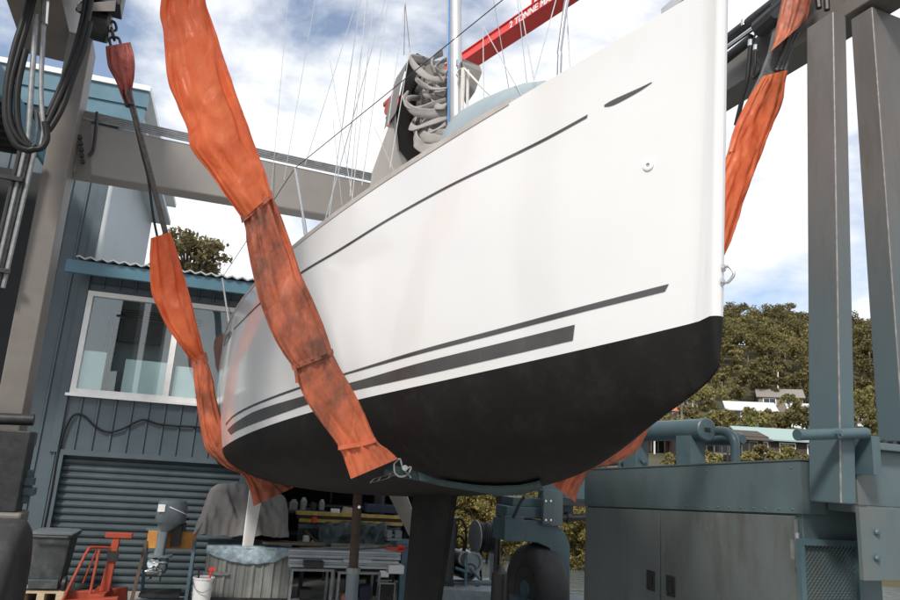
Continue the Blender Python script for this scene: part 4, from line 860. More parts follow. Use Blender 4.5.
fs = thing('boat_sling', 'front lifting sling in torn orange plastic wrapped under the bow half of the yacht', 'sling', W(C0, 4.85, 1.9), 0)
def dfs(x, y, off=.045):
    p = at(x, y, a=4.85); h = hull_hit(x, y, off)
    if h and (h[0] - CAM).length < (p - CAM).length + .03: return h[0]
    return p
rows = [((165, -24), (204, -40)), ((160, 12), (204, -2)), ((164, 33), (210, 20)), ((168, 77), (222, 56)), ((178, 105), (234, 90)), ((187, 128), (245, 120)), ((192, 148), (254, 145)), ((213, 176), (265, 172)), ((228, 198), (268, 183)), ((243, 219), (270.5, 195)),
        ((246, 230), (276, 205)), ((247, 242), (284, 226)), ((251, 264), (292, 248)), ((257, 290), (300, 274)), ((264, 314), (312, 300)), ((273, 335), (321, 320)), ((283, 352), (327, 337)), ((294, 367), (331, 352)), ((298, 382), (338, 366)), ((308, 404), (352, 390)), ((322, 424), (363, 412)), ((338, 446), (376, 440)), ((345, 462), (388, 450)), ((351, 479), (398, 459))]
sleeve('sleeve', orange, fs, rows[:10], dfs, .07, wr=.03, seed=1.3)
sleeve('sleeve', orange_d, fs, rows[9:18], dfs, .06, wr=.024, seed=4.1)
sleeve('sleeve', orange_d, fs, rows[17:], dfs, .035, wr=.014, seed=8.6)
def strap(P, w, off=.0, a=None, m=orange_d, name='tie_strap', parent=fs, dep=dfs):
    def fn(b):
        Q = smoothpath([dep(x, y) for x, y in P], 5); rg = []
        for i, p in enumerate(Q):
            d = (Q[min(i + 1, len(Q) - 1)] - Q[max(i - 1, 0)]).normalized(); nv = (CAM - p).normalized(); s_ = d.cross(nv).normalized() * w / 2; p = p + nv * (.085 if not off else off)
            rg.append([p - s_, p + s_, p + s_ - nv * .02, p - s_ - nv * .02])
        b.loft(rg)
    return part(name, m, parent, fn, smooth=True)
def band(name, m, parent, rows, dep, th, grow=1.0, seed=0): return sleeve(name, m, parent, [((l[0] - grow, l[1]), (r_[0] + grow, r_[1])) for l, r_ in rows], dep, th, wr=.008, seed=seed, sub=6)
band('tie_strap', orange_d, fs, [((241.5, 216), (270, 190)), ((243, 223), (272.5, 197))], dfs, .078, .6, 3)
band('tie_strap', orange_d, fs, [((293, 364), (331, 349)), ((294.5, 370), (332, 354))], dfs, .065, 1.2, 5)
strap([(294, 366), (296, 374), (297, 383)], .02, .06)
strap([(338, 448), (350, 446), (362, 444), (376, 440)], .03, .05)
part('belt', webbing, fs, lambda b: b.loft([[dfs(x0, y0, .02), dfs(x1, y1, .02)] for (x0, y0), (x1, y1) in (((205, 85), (215, 82)), ((238, 190), (244, 188)), ((300, 330), (306, 326)), ((350, 440), (372, 436)))], closed=False))
part('belt', webbing, fs, lambda b: b.loft([[dfs(x0, y0, .02), dfs(x1, y1, .02), dfs(x1, y1, .035), dfs(x0, y0, .035)] for (x0, y0), (x1, y1) in (((388, 462), (384, 474)), ((402, 468), (402, 478)), ((418, 472), (420, 481)), ((439, 477), (440, 486)), ((475, 482), (477, 492)), ((495, 483), (497, 496)), ((520, 482), (522, 495)), ((540, 477.5), (543, 489)))]))
def _buckle(b):
    for P in (((394, 464), (400, 459), (408, 461), (411, 467), (408, 474), (401, 477), (395, 473), (394, 464)), ((402, 468), (408, 474), (411, 478))): b.tube(smoothpath([dfs(x, y, .07) for x, y in P], 4), .007, 8)
    p = dfs(405, 468, .06); b.lathe(p, (CAM - p).normalized(), [(0, .014), (.03, .014), (.03, .02), (.04, .02), (.04, .001)], 12)
part('buckle', galv, fs, _buckle, smooth=True)
def _ladder(b):
    for P in (((370, 483), (385, 479.5), (397, 474)), ((374, 479), (388, 475), (398, 470)), ((370, 483), (374, 479)), ((378, 481), (381, 477)), ((388, 478.5), (391, 474))): b.tube([dfs(x, y, .045) for x, y in P], .003, 6)
part('wire_keeper', darksteel, fs, _ladder)
d485 = lambda x, y: at(x, y, a=4.85)
sleeve('sleeve', orange, fs, [((763, 76), (786, 70)), ((757, 86), (783, 84)), ((743, 110), (778, 108)), ((733, 134), (765, 138)), ((727, 156), (758, 158)), ((716, 185), (747, 190)), ((702, 232), (729, 240)), ((680, 290), (700, 310)), ((640, 376), (660, 398))], d485, .06, wr=.022, seed=11)
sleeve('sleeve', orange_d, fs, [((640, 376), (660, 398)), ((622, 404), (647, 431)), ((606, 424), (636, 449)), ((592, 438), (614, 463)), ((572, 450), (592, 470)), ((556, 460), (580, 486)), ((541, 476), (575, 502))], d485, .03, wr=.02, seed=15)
part('belt', webbing_g, fs, lambda b: b.loft([[d485(x0, y0), d485(x1, y1), d485(x1, y1) + u * .05, d485(x0, y0) + u * .05] for (x0, y0), (x1, y1) in (((776, 30), (801, 20)), ((771, 52), (796, 42)), ((762, 76), (785, 71)), ((745, 110), (775, 108)))]))
for k in range(3): part('belt_strand', webbing_g, fs, lambda b: b.tube([d485(789 + 4 * k, 33) - u * .03, d485(783 + 3 * k, 50) - u * .03, d485(774 + 4 * k, 72) - u * .03], .018, 6), smooth=True)
sleeve('top_wrap', red_wrap if False else orange_d, fs, [((788, -20), (815, -22)), ((783, 5), (808, 2)), ((779, 25), (806, 14)), ((775, 42), (804, 21)), ((771, 51), (801, 25))], lambda x, y: at(x, y, a=4.75), .09, wr=.015, seed=19)
strap([(757, 93), (768, 88), (784, 84)], .02, .05, dep=d485)
strap([(729, 153), (744, 150), (760, 147)], .022, .05, dep=d485)
part('belt', webbing, fs, lambda b: b.loft([[at(x0, y0, a=4.85), at(x1, y1, a=4.85)] for (x0, y0), (x1, y1) in (((170, -30), (198, -40)), ((165, -120), (192, -130)))] + [[W(-1.35, 4.95, 7.65), W(-1.35, 4.7, 7.65)]], closed=False))
part('hoist_block', darksteel, tl, lambda b: b.box(-2.0, -1.2, 4.6, 5.05, 7.62, 8.1), bevel=.02)
# rear sling
rs = thing('boat_sling', 'rear lifting sling with bare wire rope above its thin orange sleeve at the stern', 'sling', W(.5, 9.3, 1.6), 0)
drs = lambda x, y: at(x, y, a=9.3)
sleeve('sleeve', orange, rs, [((151, 238), (170, 232)), ((150, 262), (178, 256)), ((152, 292), (187, 286)), ((160, 312), (193, 310)), ((168, 328), (199, 334)), ((182, 348), (203, 350)), ((193, 363), (205, 357))], drs, .10, wr=.035, seed=23)
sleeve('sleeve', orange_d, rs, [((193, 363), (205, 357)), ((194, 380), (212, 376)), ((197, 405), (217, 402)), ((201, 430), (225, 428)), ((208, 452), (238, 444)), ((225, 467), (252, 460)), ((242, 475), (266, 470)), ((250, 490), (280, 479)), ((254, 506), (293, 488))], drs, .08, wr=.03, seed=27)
band('tie_strap', orange_d, rs, [((192, 359), (205, 352)), ((193, 368), (207, 361))], drs, .09, 1.2, 6)
part('wire_rope', wire_m, rs, lambda b: (b.tube([drs(128, 96), drs(146, 160), drs(166, 238)], .026, 8), b.tube([drs(131, 96), drs(148, 160), drs(168, 238)], .022, 8)), smooth=True)
part('wire_rope', hose_m, rs, lambda b: b.tube(smoothpath([drs(130, 102), drs(141, 150), drs(148, 178), drs(153, 215), drs(158, 240)]), .016, 8), smooth=True)
sleeve('top_wrap', red_wrap, rs, [((106, 46), (130, 42)), ((107, 60), (134, 58)), ((109, 68), (135, 68)), ((116, 82), (134, 78)), ((121, 95), (132, 92)), ((126, 106), (133, 101))], drs, .09, wr=.03, seed=31)
part('wire_thimble', black_p, rs, lambda b: b.tube([drs(127, 90), drs(130, 106)], .06, 10), smooth=True)
chain = [(108, 13), (110, 22), (112, 30), (114, 38), (116, 46)]
for i in range(len(chain) - 1):
    p, q = drs(*chain[i]), drs(*chain[i + 1]); d = (q - p); sd = (d.cross(u)).normalized() if i % 2 else u; m_ = (p + q) / 2; hl = d * .62; w_ = sd * .055
    part('chain_link', darksteel, rs, lambda b: b.tube(smoothpath([m_ - hl, m_ - hl * .7 + w_, m_ + hl * .7 + w_, m_ + hl, m_ + hl * .7 - w_, m_ - hl * .7 - w_, m_ - hl, m_ - hl * .7 + w_], 4), .018, 8), smooth=True)

# ================================================================== things in the yard
RZ = math.atan2(FU.y, FU.x)
def X(px, py, d): t, z = ft(px, py, d); return FB(t, d, z)
def rect(x0, y0, x1, y1, d):
    xm, ym = (x0 + x1) / 2, (y0 + y1) / 2
    return ft(x0, ym, d)[0], ft(x1, ym, d)[0], ft(xm, y1, d)[1], ft(xm, y0, d)[1]
def pb(b, x0, y0, x1, y1, d, dd):               # box: front face from a pixel rectangle, dd deep
    t0, t1, z0, z1 = rect(x0, y0, x1, y1, d); b.box(t0, t1, d - dd, d, z0, z1, FB)
def base(px, d, z=0): t = ft(px, 590, d)[0]; return FB(t, d, z)
def lbox(b, P, x0, x1, y0, y1, z0, z1):         # box in a thing's own frame: x along the workshop, y towards it
    b.box(x0, x1, y0, y1, z0, z1, lambda x, y, z: P + FU * x - FN * y + Z * z)
def lp(P, x, y, z): return P + FU * x - FN * y + Z * z

# pallet and wheelie bin
t0, t1, z0, z1 = rect(17, 592, 63, 603, 1.2)
PB = FB((t0 + t1) / 2, .8, 0); hw = (t1 - t0) / 2
pal = thing('pallet', 'pale timber pallet beneath the dark wheelie bin', 'pallet', PB, RZ)
for k in range(6): part('deck_board', timber, pal, lambda b: lbox(b, PB, -hw, hw, -.4 + .145 * k, -.4 + .145 * k + .11, z1 - .022, z1))
for x in (-hw, -.05, hw - .1): part('bearer', timber, pal, lambda b: lbox(b, PB, x, x + .1, -.4, .435, 0, z1 - .022))
xb_, zb_ = ft(45, 585, 1.0); BN = FB(xb_, .85, z1)
sc_ = (ft(54, 531, 1.0)[1] - z1)
wb = thing('wheelie_bin', 'dark weathered plastic wheelie bin with two wheels standing on a pallet', 'bin', BN, RZ)
def rrect(P, w, dp, z, rr=.06): return [lp(P, sx * (w / 2 - rr) + rr * math.cos(t), sy * (dp / 2 - rr) + rr * math.sin(t), z) for sx, sy, ts in ((1, 1, (0, .5, 1)), (-1, 1, (1, 1.5, 2)), (-1, -1, (2, 2.5, 3)), (1, -1, (3, 3.5, 4))) for t in [q * math.pi / 2 for q in ts]]
part('body', bin_m, wb, lambda b: b.loft([rrect(BN, .43, .42, .04), rrect(BN, .46, .48, .2), rrect(BN, .545, .6, sc_ * .9), rrect(BN, .545, .6, sc_ * .955)]), smooth=True)
part('rim', bin_m, wb, lambda b: b.loft([rrect(BN, .60, .66, sc_ * .915), rrect(BN, .61, .68, sc_ * .955)]), smooth=True)
part('lid', mat('sun_bleached_bin_lid', (.12, .14, .15), .6, var=.25), wb, lambda b: b.loft([rrect(BN, .60, .70, sc_ * .957), rrect(BN, .60, .70, sc_ * .985), rrect(BN, .5, .58, sc_)]), smooth=True)
part('handle', bin_m, wb, lambda b: b.tube([lp(BN, -.24, -.4, sc_ * .93), lp(BN, .24, -.4, sc_ * .93)], .018, 8), smooth=True)
part('axle', darksteel, wb, lambda b: b.tube([lp(BN, -.27, -.23, .1), lp(BN, .27, -.23, .1)], .012, 8))
part('foot_bar', bin_m, wb, lambda b: lbox(b, BN, -.2, .2, -.30, -.24, .03, .16), bevel=.01)
for x in (-.29, .25): part('wheel', black_p, wb, lambda b: b.lathe(lp(BN, x, -.23, .1), FU, [(0, .06), (0, .1), (.045, .1), (.045, .06)], 20), smooth=True)

# red workshop crane
t0, t1, z0, z1 = rect(61, 580, 128, 600, 1.3)
EC = FB((t0 + t1) / 2, 1.2, 0); sE = (t1 - t0)
ec = thing('workshop_crane', 'small red workshop crane with a T shaped top in front of the roller door', 'workshop crane', EC, RZ)
lx = lambda px: ft(px, 570, 1.2)[0] - (t0 + t1) / 2
hz = lambda py, px=95: ft(px, py, 1.2)[1]
part('mast', red_o, ec, lambda b: b.hexa([lp(EC, lx(103), -.06, hz(592)), lp(EC, lx(113), -.06, hz(592)), lp(EC, lx(113), .06, hz(592)), lp(EC, lx(103), .06, hz(592))], [lp(EC, lx(108), -.05, hz(536)), lp(EC, lx(115), -.05, hz(536)), lp(EC, lx(115), .05, hz(536)), lp(EC, lx(108), .05, hz(536))]), bevel=.008)
part('head_bar', red_o, ec, lambda b: lbox(b, EC, lx(100), lx(127), -.07, .07, hz(537), hz(532)), bevel=.008)
part('hook_plate', darksteel, ec, lambda b: lbox(b, EC, lx(105), lx(117), -.09, -.065, hz(560), hz(550)))
for y0, xo in ((-.45, 0), (.3, 6)):
    part('leg', red_o, ec, lambda b: b.hexa([lp(EC, lx(60 + xo), y0 - .05, .03), lp(EC, lx(128 + xo * .3), y0 - .05, .03), lp(EC, lx(128 + xo * .3), y0 + .08, .03), lp(EC, lx(60 + xo), y0 + .08, .03)], [lp(EC, lx(63 + xo), y0 - .05, hz(596)), lp(EC, lx(126 + xo * .3), y0 - .05, hz(591)), lp(EC, lx(126 + xo * .3), y0 + .08, hz(591)), lp(EC, lx(63 + xo), y0 + .08, hz(596))]), bevel=.008)
part('cross_member', red_o, ec, lambda b: lbox(b, EC, lx(98), lx(112), -.38, .32, hz(598), hz(590)), bevel=.006)
part('frame', red_o, ec, lambda b: (b.tube(smoothpath([lp(EC, lx(73), -.42, hz(596)), lp(EC, lx(80), -.35, hz(572)), lp(EC, lx(87), -.25, hz(549)), lp(EC, lx(91), -.2, hz(546)), lp(EC, lx(106), -.06, hz(547))], 5), .022, 8)), smooth=True)
part('brace', red_o, ec, lambda b: b.tube([lp(EC, lx(97), -.3, hz(594)), lp(EC, lx(98), -.2, hz(548))], .022, 8), smooth=True)
part('brace', red_o, ec, lambda b: b.tube([lp(EC, lx(83), .2, hz(586)), lp(EC, lx(92), .1, hz(552))], .014, 8), smooth=True)
for x, y0 in ((64, -.46), (124, -.46), (124, .32)): part('castor', black_p, ec, lambda b: b.lathe(lp(EC, lx(x) - .02, y0, .05), FU, [(0, .05), (.04, .05)], 14))

# stand with outboard motor
dS = .9; SP = FB(ft(165, 592, dS)[0], dS, 0)
def sx(px, py): t, z = ft(px, py, dS); return t - ft(165, 592, dS)[0], z
st = thing('motor_stand', 'grey steel trestle with an oil stained yellow board carrying the outboard motor', 'stand', SP, RZ)
for pt_, pb2_ in (((147, 540), (134, 596)), ((195, 540), (187, 597))):
    (xa, za), (xb2, zb2) = sx(*pt_), sx(*pb2_)
    part('leg', rust if pt_[0] < 150 else blue_b, st, lambda b: b.bar(lp(SP, xa, 0, za), lp(SP, xb2, -.35, .02), .05, .05, up=FN))
    part('leg', blue_b, st, lambda b: b.bar(lp(SP, xa, .02, za - .03), lp(SP, xa + .02, .4, .02), .05, .05, up=FN))
(xa, za), (xb2, zb2) = sx(146, 548), sx(197, 532)
part('board', oily, st, lambda b: lbox(b, SP, xa, xb2, -.03, .03, za, zb2), bevel=.004)
part('top_rail', blue_b, st, lambda b: lbox(b, SP, xa - .04, xb2 + .06, -.02, .05, zb2 + .002, zb2 + .03))
part('bottom_rail', blue_b, st, lambda b: lbox(b, SP, sx(133, 594)[0], sx(189, 594)[0], -.38, -.32, .04, .11)); part('bottom_rail', blue_b, st, lambda b: lbox(b, SP, sx(140, 588)[0], sx(186, 588)[0], .36, .42, .04, .1))
part('drip_tray', darksteel, st, lambda b: lbox(b, SP, sx(142, 582)[0], sx(182, 582)[0], -.25, .3, .13, .17))
om = thing('outboard_motor', 'grey outboard motor with a silver propeller hung on the yellow board', 'outboard', lp(SP, sx(166, 540)[0], -.05, .35), RZ)
def orr(cx, w, dp, z, yy=-.2, sk=0): return [lp(SP, cx + sk * math.sin(t) + w / 2 * (abs(math.cos(t)) ** .6) * (1 if math.cos(t) > 0 else -1), yy + dp / 2 * (abs(math.sin(t)) ** .6) * (1 if math.sin(t) > 0 else -1), z) for t in [2 * math.pi * k / 24 for k in range(24)]]
c1, zc0 = sx(171.5, 521); c2, zc1 = sx(172, 498); cwd = sx(187, 510)[0] - sx(156, 510)[0]
cw = part('cowling', ob_d, om, lambda b: b.loft([orr(c1, cwd * .94, .44, zc0), orr(c1, cwd, .48, zc0 + .06), orr(c1, cwd * .98, .48, zc0 + (zc1 - zc0) * .62), orr(c1 - .01, cwd * .86, .42, zc0 + (zc1 - zc0) * .92), orr(c1 - .02, cwd * .6, .3, zc1)]), smooth=True)
part('cowl_stripe', white_p, cw, lambda b: b.loft([[lp(SP, c1 - .03 + .28 * k / 8, -.455 + .02 * (k / 8) ** 2, zc0 + .24 - .10 * (k / 8) + .018 * j * (1 - k / 9)) for j in (0, 1)] for k in range(9)], closed=False))
part('cowl_badge', white_p, cw, lambda b: lbox(b, SP, c1 - cwd * .42, c1 - cwd * .2, -.448, -.44, zc0 + .17, zc0 + .28))
part('lower_cowl', ob_m, om, lambda b: b.loft([orr(c1 - .06, .20, .26, zc0 - .12), orr(c1 - .02, cwd * .7, .38, zc0 - .03), orr(c1, cwd * .92, .43, zc0)]), smooth=True)
xm1, zm1 = sx(165, 527); xm2, zm2 = sx(161, 555)
part('midsection', ob_m, om, lambda b: b.loft([orr(xm2 - .02, .17, .24, zm2), orr((xm1 + xm2) / 2, .145, .20, (zm1 + zm2) / 2), orr(xm1, .19, .24, zm1 + .02)]), smooth=True)
xp, zp = sx(161.5, 554)
part('cavitation_plate', ob_m, om, lambda b: (b.loft([orr(xp, .36, .30, zp - .01, -.22), orr(xp, .36, .30, zp + .02, -.22)]), b.loft([orr(xp, .30, .26, zp - .09, -.22), orr(xp, .26, .24, zp - .07, -.22)])), smooth=True)
xg, zg = sx(164, 567)
part('gearcase', ob_d, om, lambda b: (b.loft([orr(xg, .10, .24, zg - .05), orr(xg, .13, .28, zg), orr(xg, .12, .24, zp - .01)]), b.prism([lp(SP, xg - .03, -.32, zg - .03), lp(SP, xg - .03, -.08, zg - .03), lp(SP, xg - .03, -.12, zg - .2)], FU * .02)), smooth=True)
xq, zq = sx(157, 567)
pr = part('propeller', steel, om, lambda b: b.lathe(lp(SP, xg - .03, -.36, zg), -FU - FN * -.6, [(0, .05), (.1, .055), (.2, .04), (.24, .01)], 16), smooth=True)
for k in range(3):
    a_ = 2 * math.pi * k / 3 + .5; c_ = lp(SP, xg - .13, -.30, zg)
    ax = (-FU + FN * .6).normalized(); e1 = Z; e2 = ax.cross(e1); dd = e1 * math.cos(a_) + e2 * math.sin(a_); d2 = ax.cross(dd)
    part('blade', steel, pr, lambda b: b.loft([[c_ + dd * q + d2 * (w_ * h_) + ax * (h_ * .05) for h_ in (-1, -.5, 0, .5, 1)] for q, w_ in ((.03, .04), (.08, .075), (.13, .08), (.165, .055), (.18, .01))], closed=False), smooth='all')
part('clamp_bracket', darksteel, om, lambda b: (lbox(b, SP, sx(172, 535)[0], sx(182, 535)[0], -.14, .06, sx(177, 546)[1], sx(177, 524)[1]), lbox(b, SP, sx(168, 530)[0], sx(186, 530)[0], -.1, -.04, sx(177, 530)[1], sx(177, 522)[1]), b.tube([lp(SP, sx(180, 520)[0], -.15, sx(180, 520)[1]), lp(SP, sx(190, 518)[0], -.2, sx(190, 518)[1])], .02, 8)), bevel=.008)

# white bucket with tools in it
dB = 1.7; tB, zB = ft(201, 600, dB); BK = FB(tB, dB, 0); zr = ft(202, 577, dB)[1]; rbk = (ft(212, 580, dB)[0] - ft(191, 580, dB)[0]) / 2
bk = thing('bucket', 'white plastic bucket of tools beside the grimy grey crate', 'bucket', BK, RZ)
part('pail', white_p, bk, lambda b: b.lathe(BK, Z, [(0, rbk * .8), (zr - .02, rbk * .97), (zr - .02, rbk * 1.05), (zr, rbk * 1.05), (zr, rbk * .95), (.05, rbk * .76), (.05, .001)], 24), smooth=True)
part('handle', galv, bk, lambda b: b.tube(smoothpath([lp(BK, -rbk, 0, zr - .03), lp(BK, -rbk * .7, -rbk * .95, zr - .14), lp(BK, 0, -rbk * 1.15, zr - .19), lp(BK, rbk * .7, -rbk * .95, zr - .14), lp(BK, rbk, 0, zr - .03)], 5), .006, 6), smooth=True)
for nm, m_, x0, x1, hh, lab, w_ in (('hammer', red_pl, .04, .1, .2, 'red handled hammer standing in the white bucket', .028), ('brush', black_p, -.05, -.09, .22, 'dark brush handle leaning at the left rim of the white bucket', .02)):
    b = MB(); b.tube([lp(BK, x0, .02, .1), lp(BK, x1, -.01, zr + hh * .6)], w_ * .7, 8); b.bar(lp(BK, x1 - .05, -.01, zr + hh * .55), lp(BK, x1 + .05, -.01, zr + hh * .62), w_ * 1.4, w_ * 1.4); tag(b.build(nm, m_), lab, 'tool')

# crate under a blue tarp with a tarp covered machine on top
dC = 1.3; t0, t1, z0, z1 = rect(204, 552, 291, 598, dC); CR = FB((t0 + t1) / 2, dC - .5, 0); hw = (t1 - t0) / 2; zt_ = ft(250, 548, dC)[1]
cr_ = thing('storage_crate', 'grimy grey ribbed crate under the blue tarp and the covered machine', 'crate', CR, RZ)
def _crw(b):
    n = 60; prof = [(-hw + 2 * hw * i / n, -.5 - (.016 if (i * 7 // 5) % 9 < 3 else 0) + .010 * math.sin(i * .37) + .004 * math.sin(i * 1.7)) for i in range(n + 1)]
    b.loft([[lp(CR, x, y, .13) for x, y in prof], [lp(CR, x, y, zt_) for x, y in prof]], closed=False); lbox(b, CR, -hw, hw, -.497, .5, .13, zt_)
part('panels', crate_m, cr_, _crw)
for z_ in (.13, zt_ * .55, zt_ - .05): part('rail', galv if z_ > .3 else darksteel, cr_, lambda b: lbox(b, CR, -hw - .02, hw + .02 if z_ != zt_ * .55 else -hw * .45, -.548, -.532, z_, z_ + .045))
for x in (-hw, hw - .12): part('foot', darksteel, cr_, lambda b: lbox(b, CR, x, x + .12, -.5, .5, 0, .128))
def drape(b, fn, nu, nv): b.loft([[fn(i / nu, j / nv) for j in range(nv + 1)] for i in range(nu + 1)], closed=False)
def _bt(b):
    def fn(s_, t_):
        x = -hw * 1.02 + 2.0 * hw * s_; hang = .10 + .16 * math.sin(math.pi * min(1, max(0, s_ * .95 + .02))) + .03 * noise.noise(Vector((s_ * 7, 0, 1)))
        if t_ < .5: return lp(CR, x, .45 - 2 * t_ * .99, zt_ + .02 + .012 * noise.noise(Vector((s_ * 9, t_ * 9, 2))))
        q = (t_ - .5) * 2; return lp(CR, x, -.54 - .03 * math.sin(q * 3) + .02 * noise.noise(Vector((s_ * 14, q * 3, 5))), zt_ + .02 - hang * q)
    drape(b, fn, 40, 24)
b = MB(); _bt(b); tag(b.build('tarp', tarp_b, smooth='all'), 'faded blue tarp hanging over the front edge of the grey crate', 'tarp')
tcx = FB(ft(243, 520, dC)[0], dC - .5, 0); zc_ = ft(243, 537, dC)[1]; zt2 = ft(235, 486, dC)[1]; hw2 = (ft(292, 520, dC)[0] - ft(199, 520, dC)[0]) / 2
def _cov(b):
    def sh(x):                                  # outline of the covered machine
        return interp([(-1, .0), (-.97, .25), (-.9, .55), (-.78, .88), (-.6, .99), (-.1, 1), (.25, .88), (.6, .80), (.86, .82), (.95, .6), (1, .0)], x)
    n = 90; m_ = 50; rg = []
    for i in range(n + 1):
        x = -1 + 2 * i / n; h = (zt2 - zc_) * max(sh(x), 0); row = []
        for j in range(m_ + 1):
            f = math.pi * j / m_; y = -.48 * math.cos(f); zz = math.sin(f) ** .45
            fold = .09 * noise.noise(Vector((x * 3.0 + y * 1.5 + zz, zz * 1.6, 3))) + .16 * (.3 - abs(noise.noise(Vector((x * 2.6 + zz * 1.6, y * 2.2, 8))))) + .03 * noise.noise(Vector((x * 9, zz * 5, 2)))
            row.append(lp(tcx, x * hw2 + fold * .5, y * (1 - .2 * zz) - fold, zc_ + h * zz + .5 * fold))
        rg.append(row)
    b.loft(rg, closed=False)
b = MB(); _cov(b); tag(b.build('covered_machine', tarp_g, smooth='all'), 'bulky machine under a grey brown tarp sitting on the crate', 'covered machine')
b = MB(); lbox(b, CR, hw * .25, hw * 1.75, -.56, -.3, zt_ + .07, zt_ + .1); tag(b.build('plank', plank_m), 'dark brown plank lying across the right end of the crate', 'plank')

# work tables with aluminium sections
def table(x0, x1, ytop, d, lab, dd=.5, m_=galv, mt=galv):
    t0, t1, _, _ = rect(x0, ytop, x1, ytop + 4, d); P = FB((t0 + t1) / 2, d - dd / 2, 0); zt = ft((x0 + x1) / 2, ytop, d)[1]; h = (t1 - t0) / 2
    o = thing('work_table', lab, 'table', P, RZ)
    part('top', mt, o, lambda b: lbox(b, P, -h, h, -dd / 2, dd / 2, zt - .04, zt), bevel=.004)
    for x in (-h, h - .04):
        for y in (-dd / 2, dd / 2 - .04): part('leg', m_, o, lambda b: lbox(b, P, x, x + .04, y, y + .04, 0, zt - .041))
    part('shelf', alu_m, o, lambda b: lbox(b, P, -h + .02, h - .02, -dd / 2 - .002, dd / 2 - .01, .12, .15))
    return P, zt, h
table(291, 334, 569, 1.75, 'thin legged steel table left of the rusty prop under aluminium sections', .6)
table(338, 381, 572, 1.75, 'thin legged steel table right of the rusty prop under aluminium sections', .6)
for x0, y0, x1, y1, d, lab in ((289, 551, 401, 559, 1.6, 'upper long aluminium section lying across the two steel tables'), (289, 560.5, 399, 568.5, 1.7, 'lower long aluminium section at the front edge of the two steel tables')):
    b = MB(); t0, t1, z0, z1 = rect(x0, y0, x1, y1, d)
    b.loft([[FB(t, d - y, z0 + (z1 - z0) * z) for y, z in ((0, 0), (0, .35), (.03, .45), (.03, .6), (0, .7), (0, 1), (.2, 1), (.2, 0))] for t in (t0, t1)]); tag(b.build('aluminium_section', alu_m, bevel=.004), lab, 'metal section', 'aluminium sections on the tables')
b = MB(); pb(b, 304, 561.5, 324, 567.5, 1.95, .2); o = b.build('tray', black_p, bevel=.01); tag(o, 'small black tray on the left steel table', 'tray')
b = MB(); pb(b, 344, 560, 372, 563, 1.85, .12); tag(b.build('metal_bar', alu_m), 'pale short bar lying on the right end of the aluminium sections', 'bar')
b = MB(); pb(b, 389, 566, 404, 574, 1.8, .25); tag(b.build('carton', white_p), 'white carton tucked under the right end of the aluminium sections', 'box')
# back bench: timber, dark tarp, yellow beam, navy box
bb_ = thing('storage_rack', 'dark rack with a timber shelf behind the steel tables', 'rack', FB(ft(350, 560, .8)[0], .6, 0), RZ)
def _rb(b):
    t0, t1, z0, z1 = rect(300, 545, 398, 551, .9); b.box(t0, t1, .3, .9, z0, z1, FB)
part('shelf', plank_m, bb_, _rb)
for x in (302, 348, 392): part('post', clad_d, bb_, lambda b: pb(b, x, 508, x + 4, 600, .35, .06))
part('back_panel', clad_d, bb_, lambda b: pb(b, 296, 520, 400, 570, .28, .02))
part('cross_rail', blue_b, bb_, lambda b: pb(b, 298, 526, 400, 530, .36, .03))
yb = thing('beam', 'long yellow beam with red stains laid across the rack', 'beam', FB(ft(350, 517, .6)[0], .5, ft(350, 518, .6)[1]), RZ)
part('upper_flange', yellow_b, yb, lambda b: pb(b, 296, 513.5, 403, 517, .6, .14)); part('web', rust, yb, lambda b: pb(b, 297, 517.2, 403, 520.5, .54, .03)); part('lower_flange', yellow_b, yb, lambda b: pb(b, 299, 520.7, 403, 524, .6, .14))
b = MB(); pb(b, 366, 505, 400, 513.3, .6, .3); tag(b.build('toolbox', navy, bevel=.012), 'navy blue flat box on top of the yellow beam', 'box')
b = MB(); pb(b, 331, 509, 340, 513.3, .6, .1); tag(b.build('jar', white_p, bevel=.01), 'small white tub on the left part of the yellow beam', 'tub')
b = MB(); p = X(348, 512, .55); b.prism([X(342, 513.3, .55), X(357, 513.3, .55), X(355, 509, .55), X(345, 507, .55)], -FN * .15); tag(b.build('wedge', timber), 'pale timber wedge on the yellow beam beside the white tub', 'wedge')
def _dt(b):
    t0, t1, z0, z1 = rect(319, 523, 388, 551, 1.0)
    def fn(s_, q):
        x = t0 + (t1 - t0) * s_; top = z1 - .03 * math.sin(s_ * 9) - (.10 if s_ < .12 else 0) * (1 - s_ / .12)
        sag = .10 * math.sin(math.pi * s_) ** 2; fold = .13 * (.3 - abs(noise.noise(Vector((s_ * 5 + q, q * 1.6, 9))))) + .04 * noise.noise(Vector((s_ * 14, q * 5, 3)))
        if q < .3: return FB(x, .45 + q / .3 * .42, top - sag * .3 + fold * .4)
        w_ = (q - .3) / .7; return FB(x + .08 * (.5 - s_) * w_, .88 + .05 * w_ + fold * 1.5, top - sag * .3 - (z1 - z0) * w_ * (.98 - .25 * math.sin(math.pi * s_)))
    drape(b, fn, 50, 26)
b = MB(); _dt(b); tag(b.build('tarp', tarp_d, smooth='all'), 'crumpled dark teal tarp draped over the rack behind the rusty prop', 'tarp')
b = MB(); pb(b, 331, 544.5, 388, 550.5, 1.25, .06); tag(b.build('plank', mat('weathered_board', (.26, .23, .18), .8, var=.25, scale=6)), 'weathered board below the dark teal tarp', 'plank')
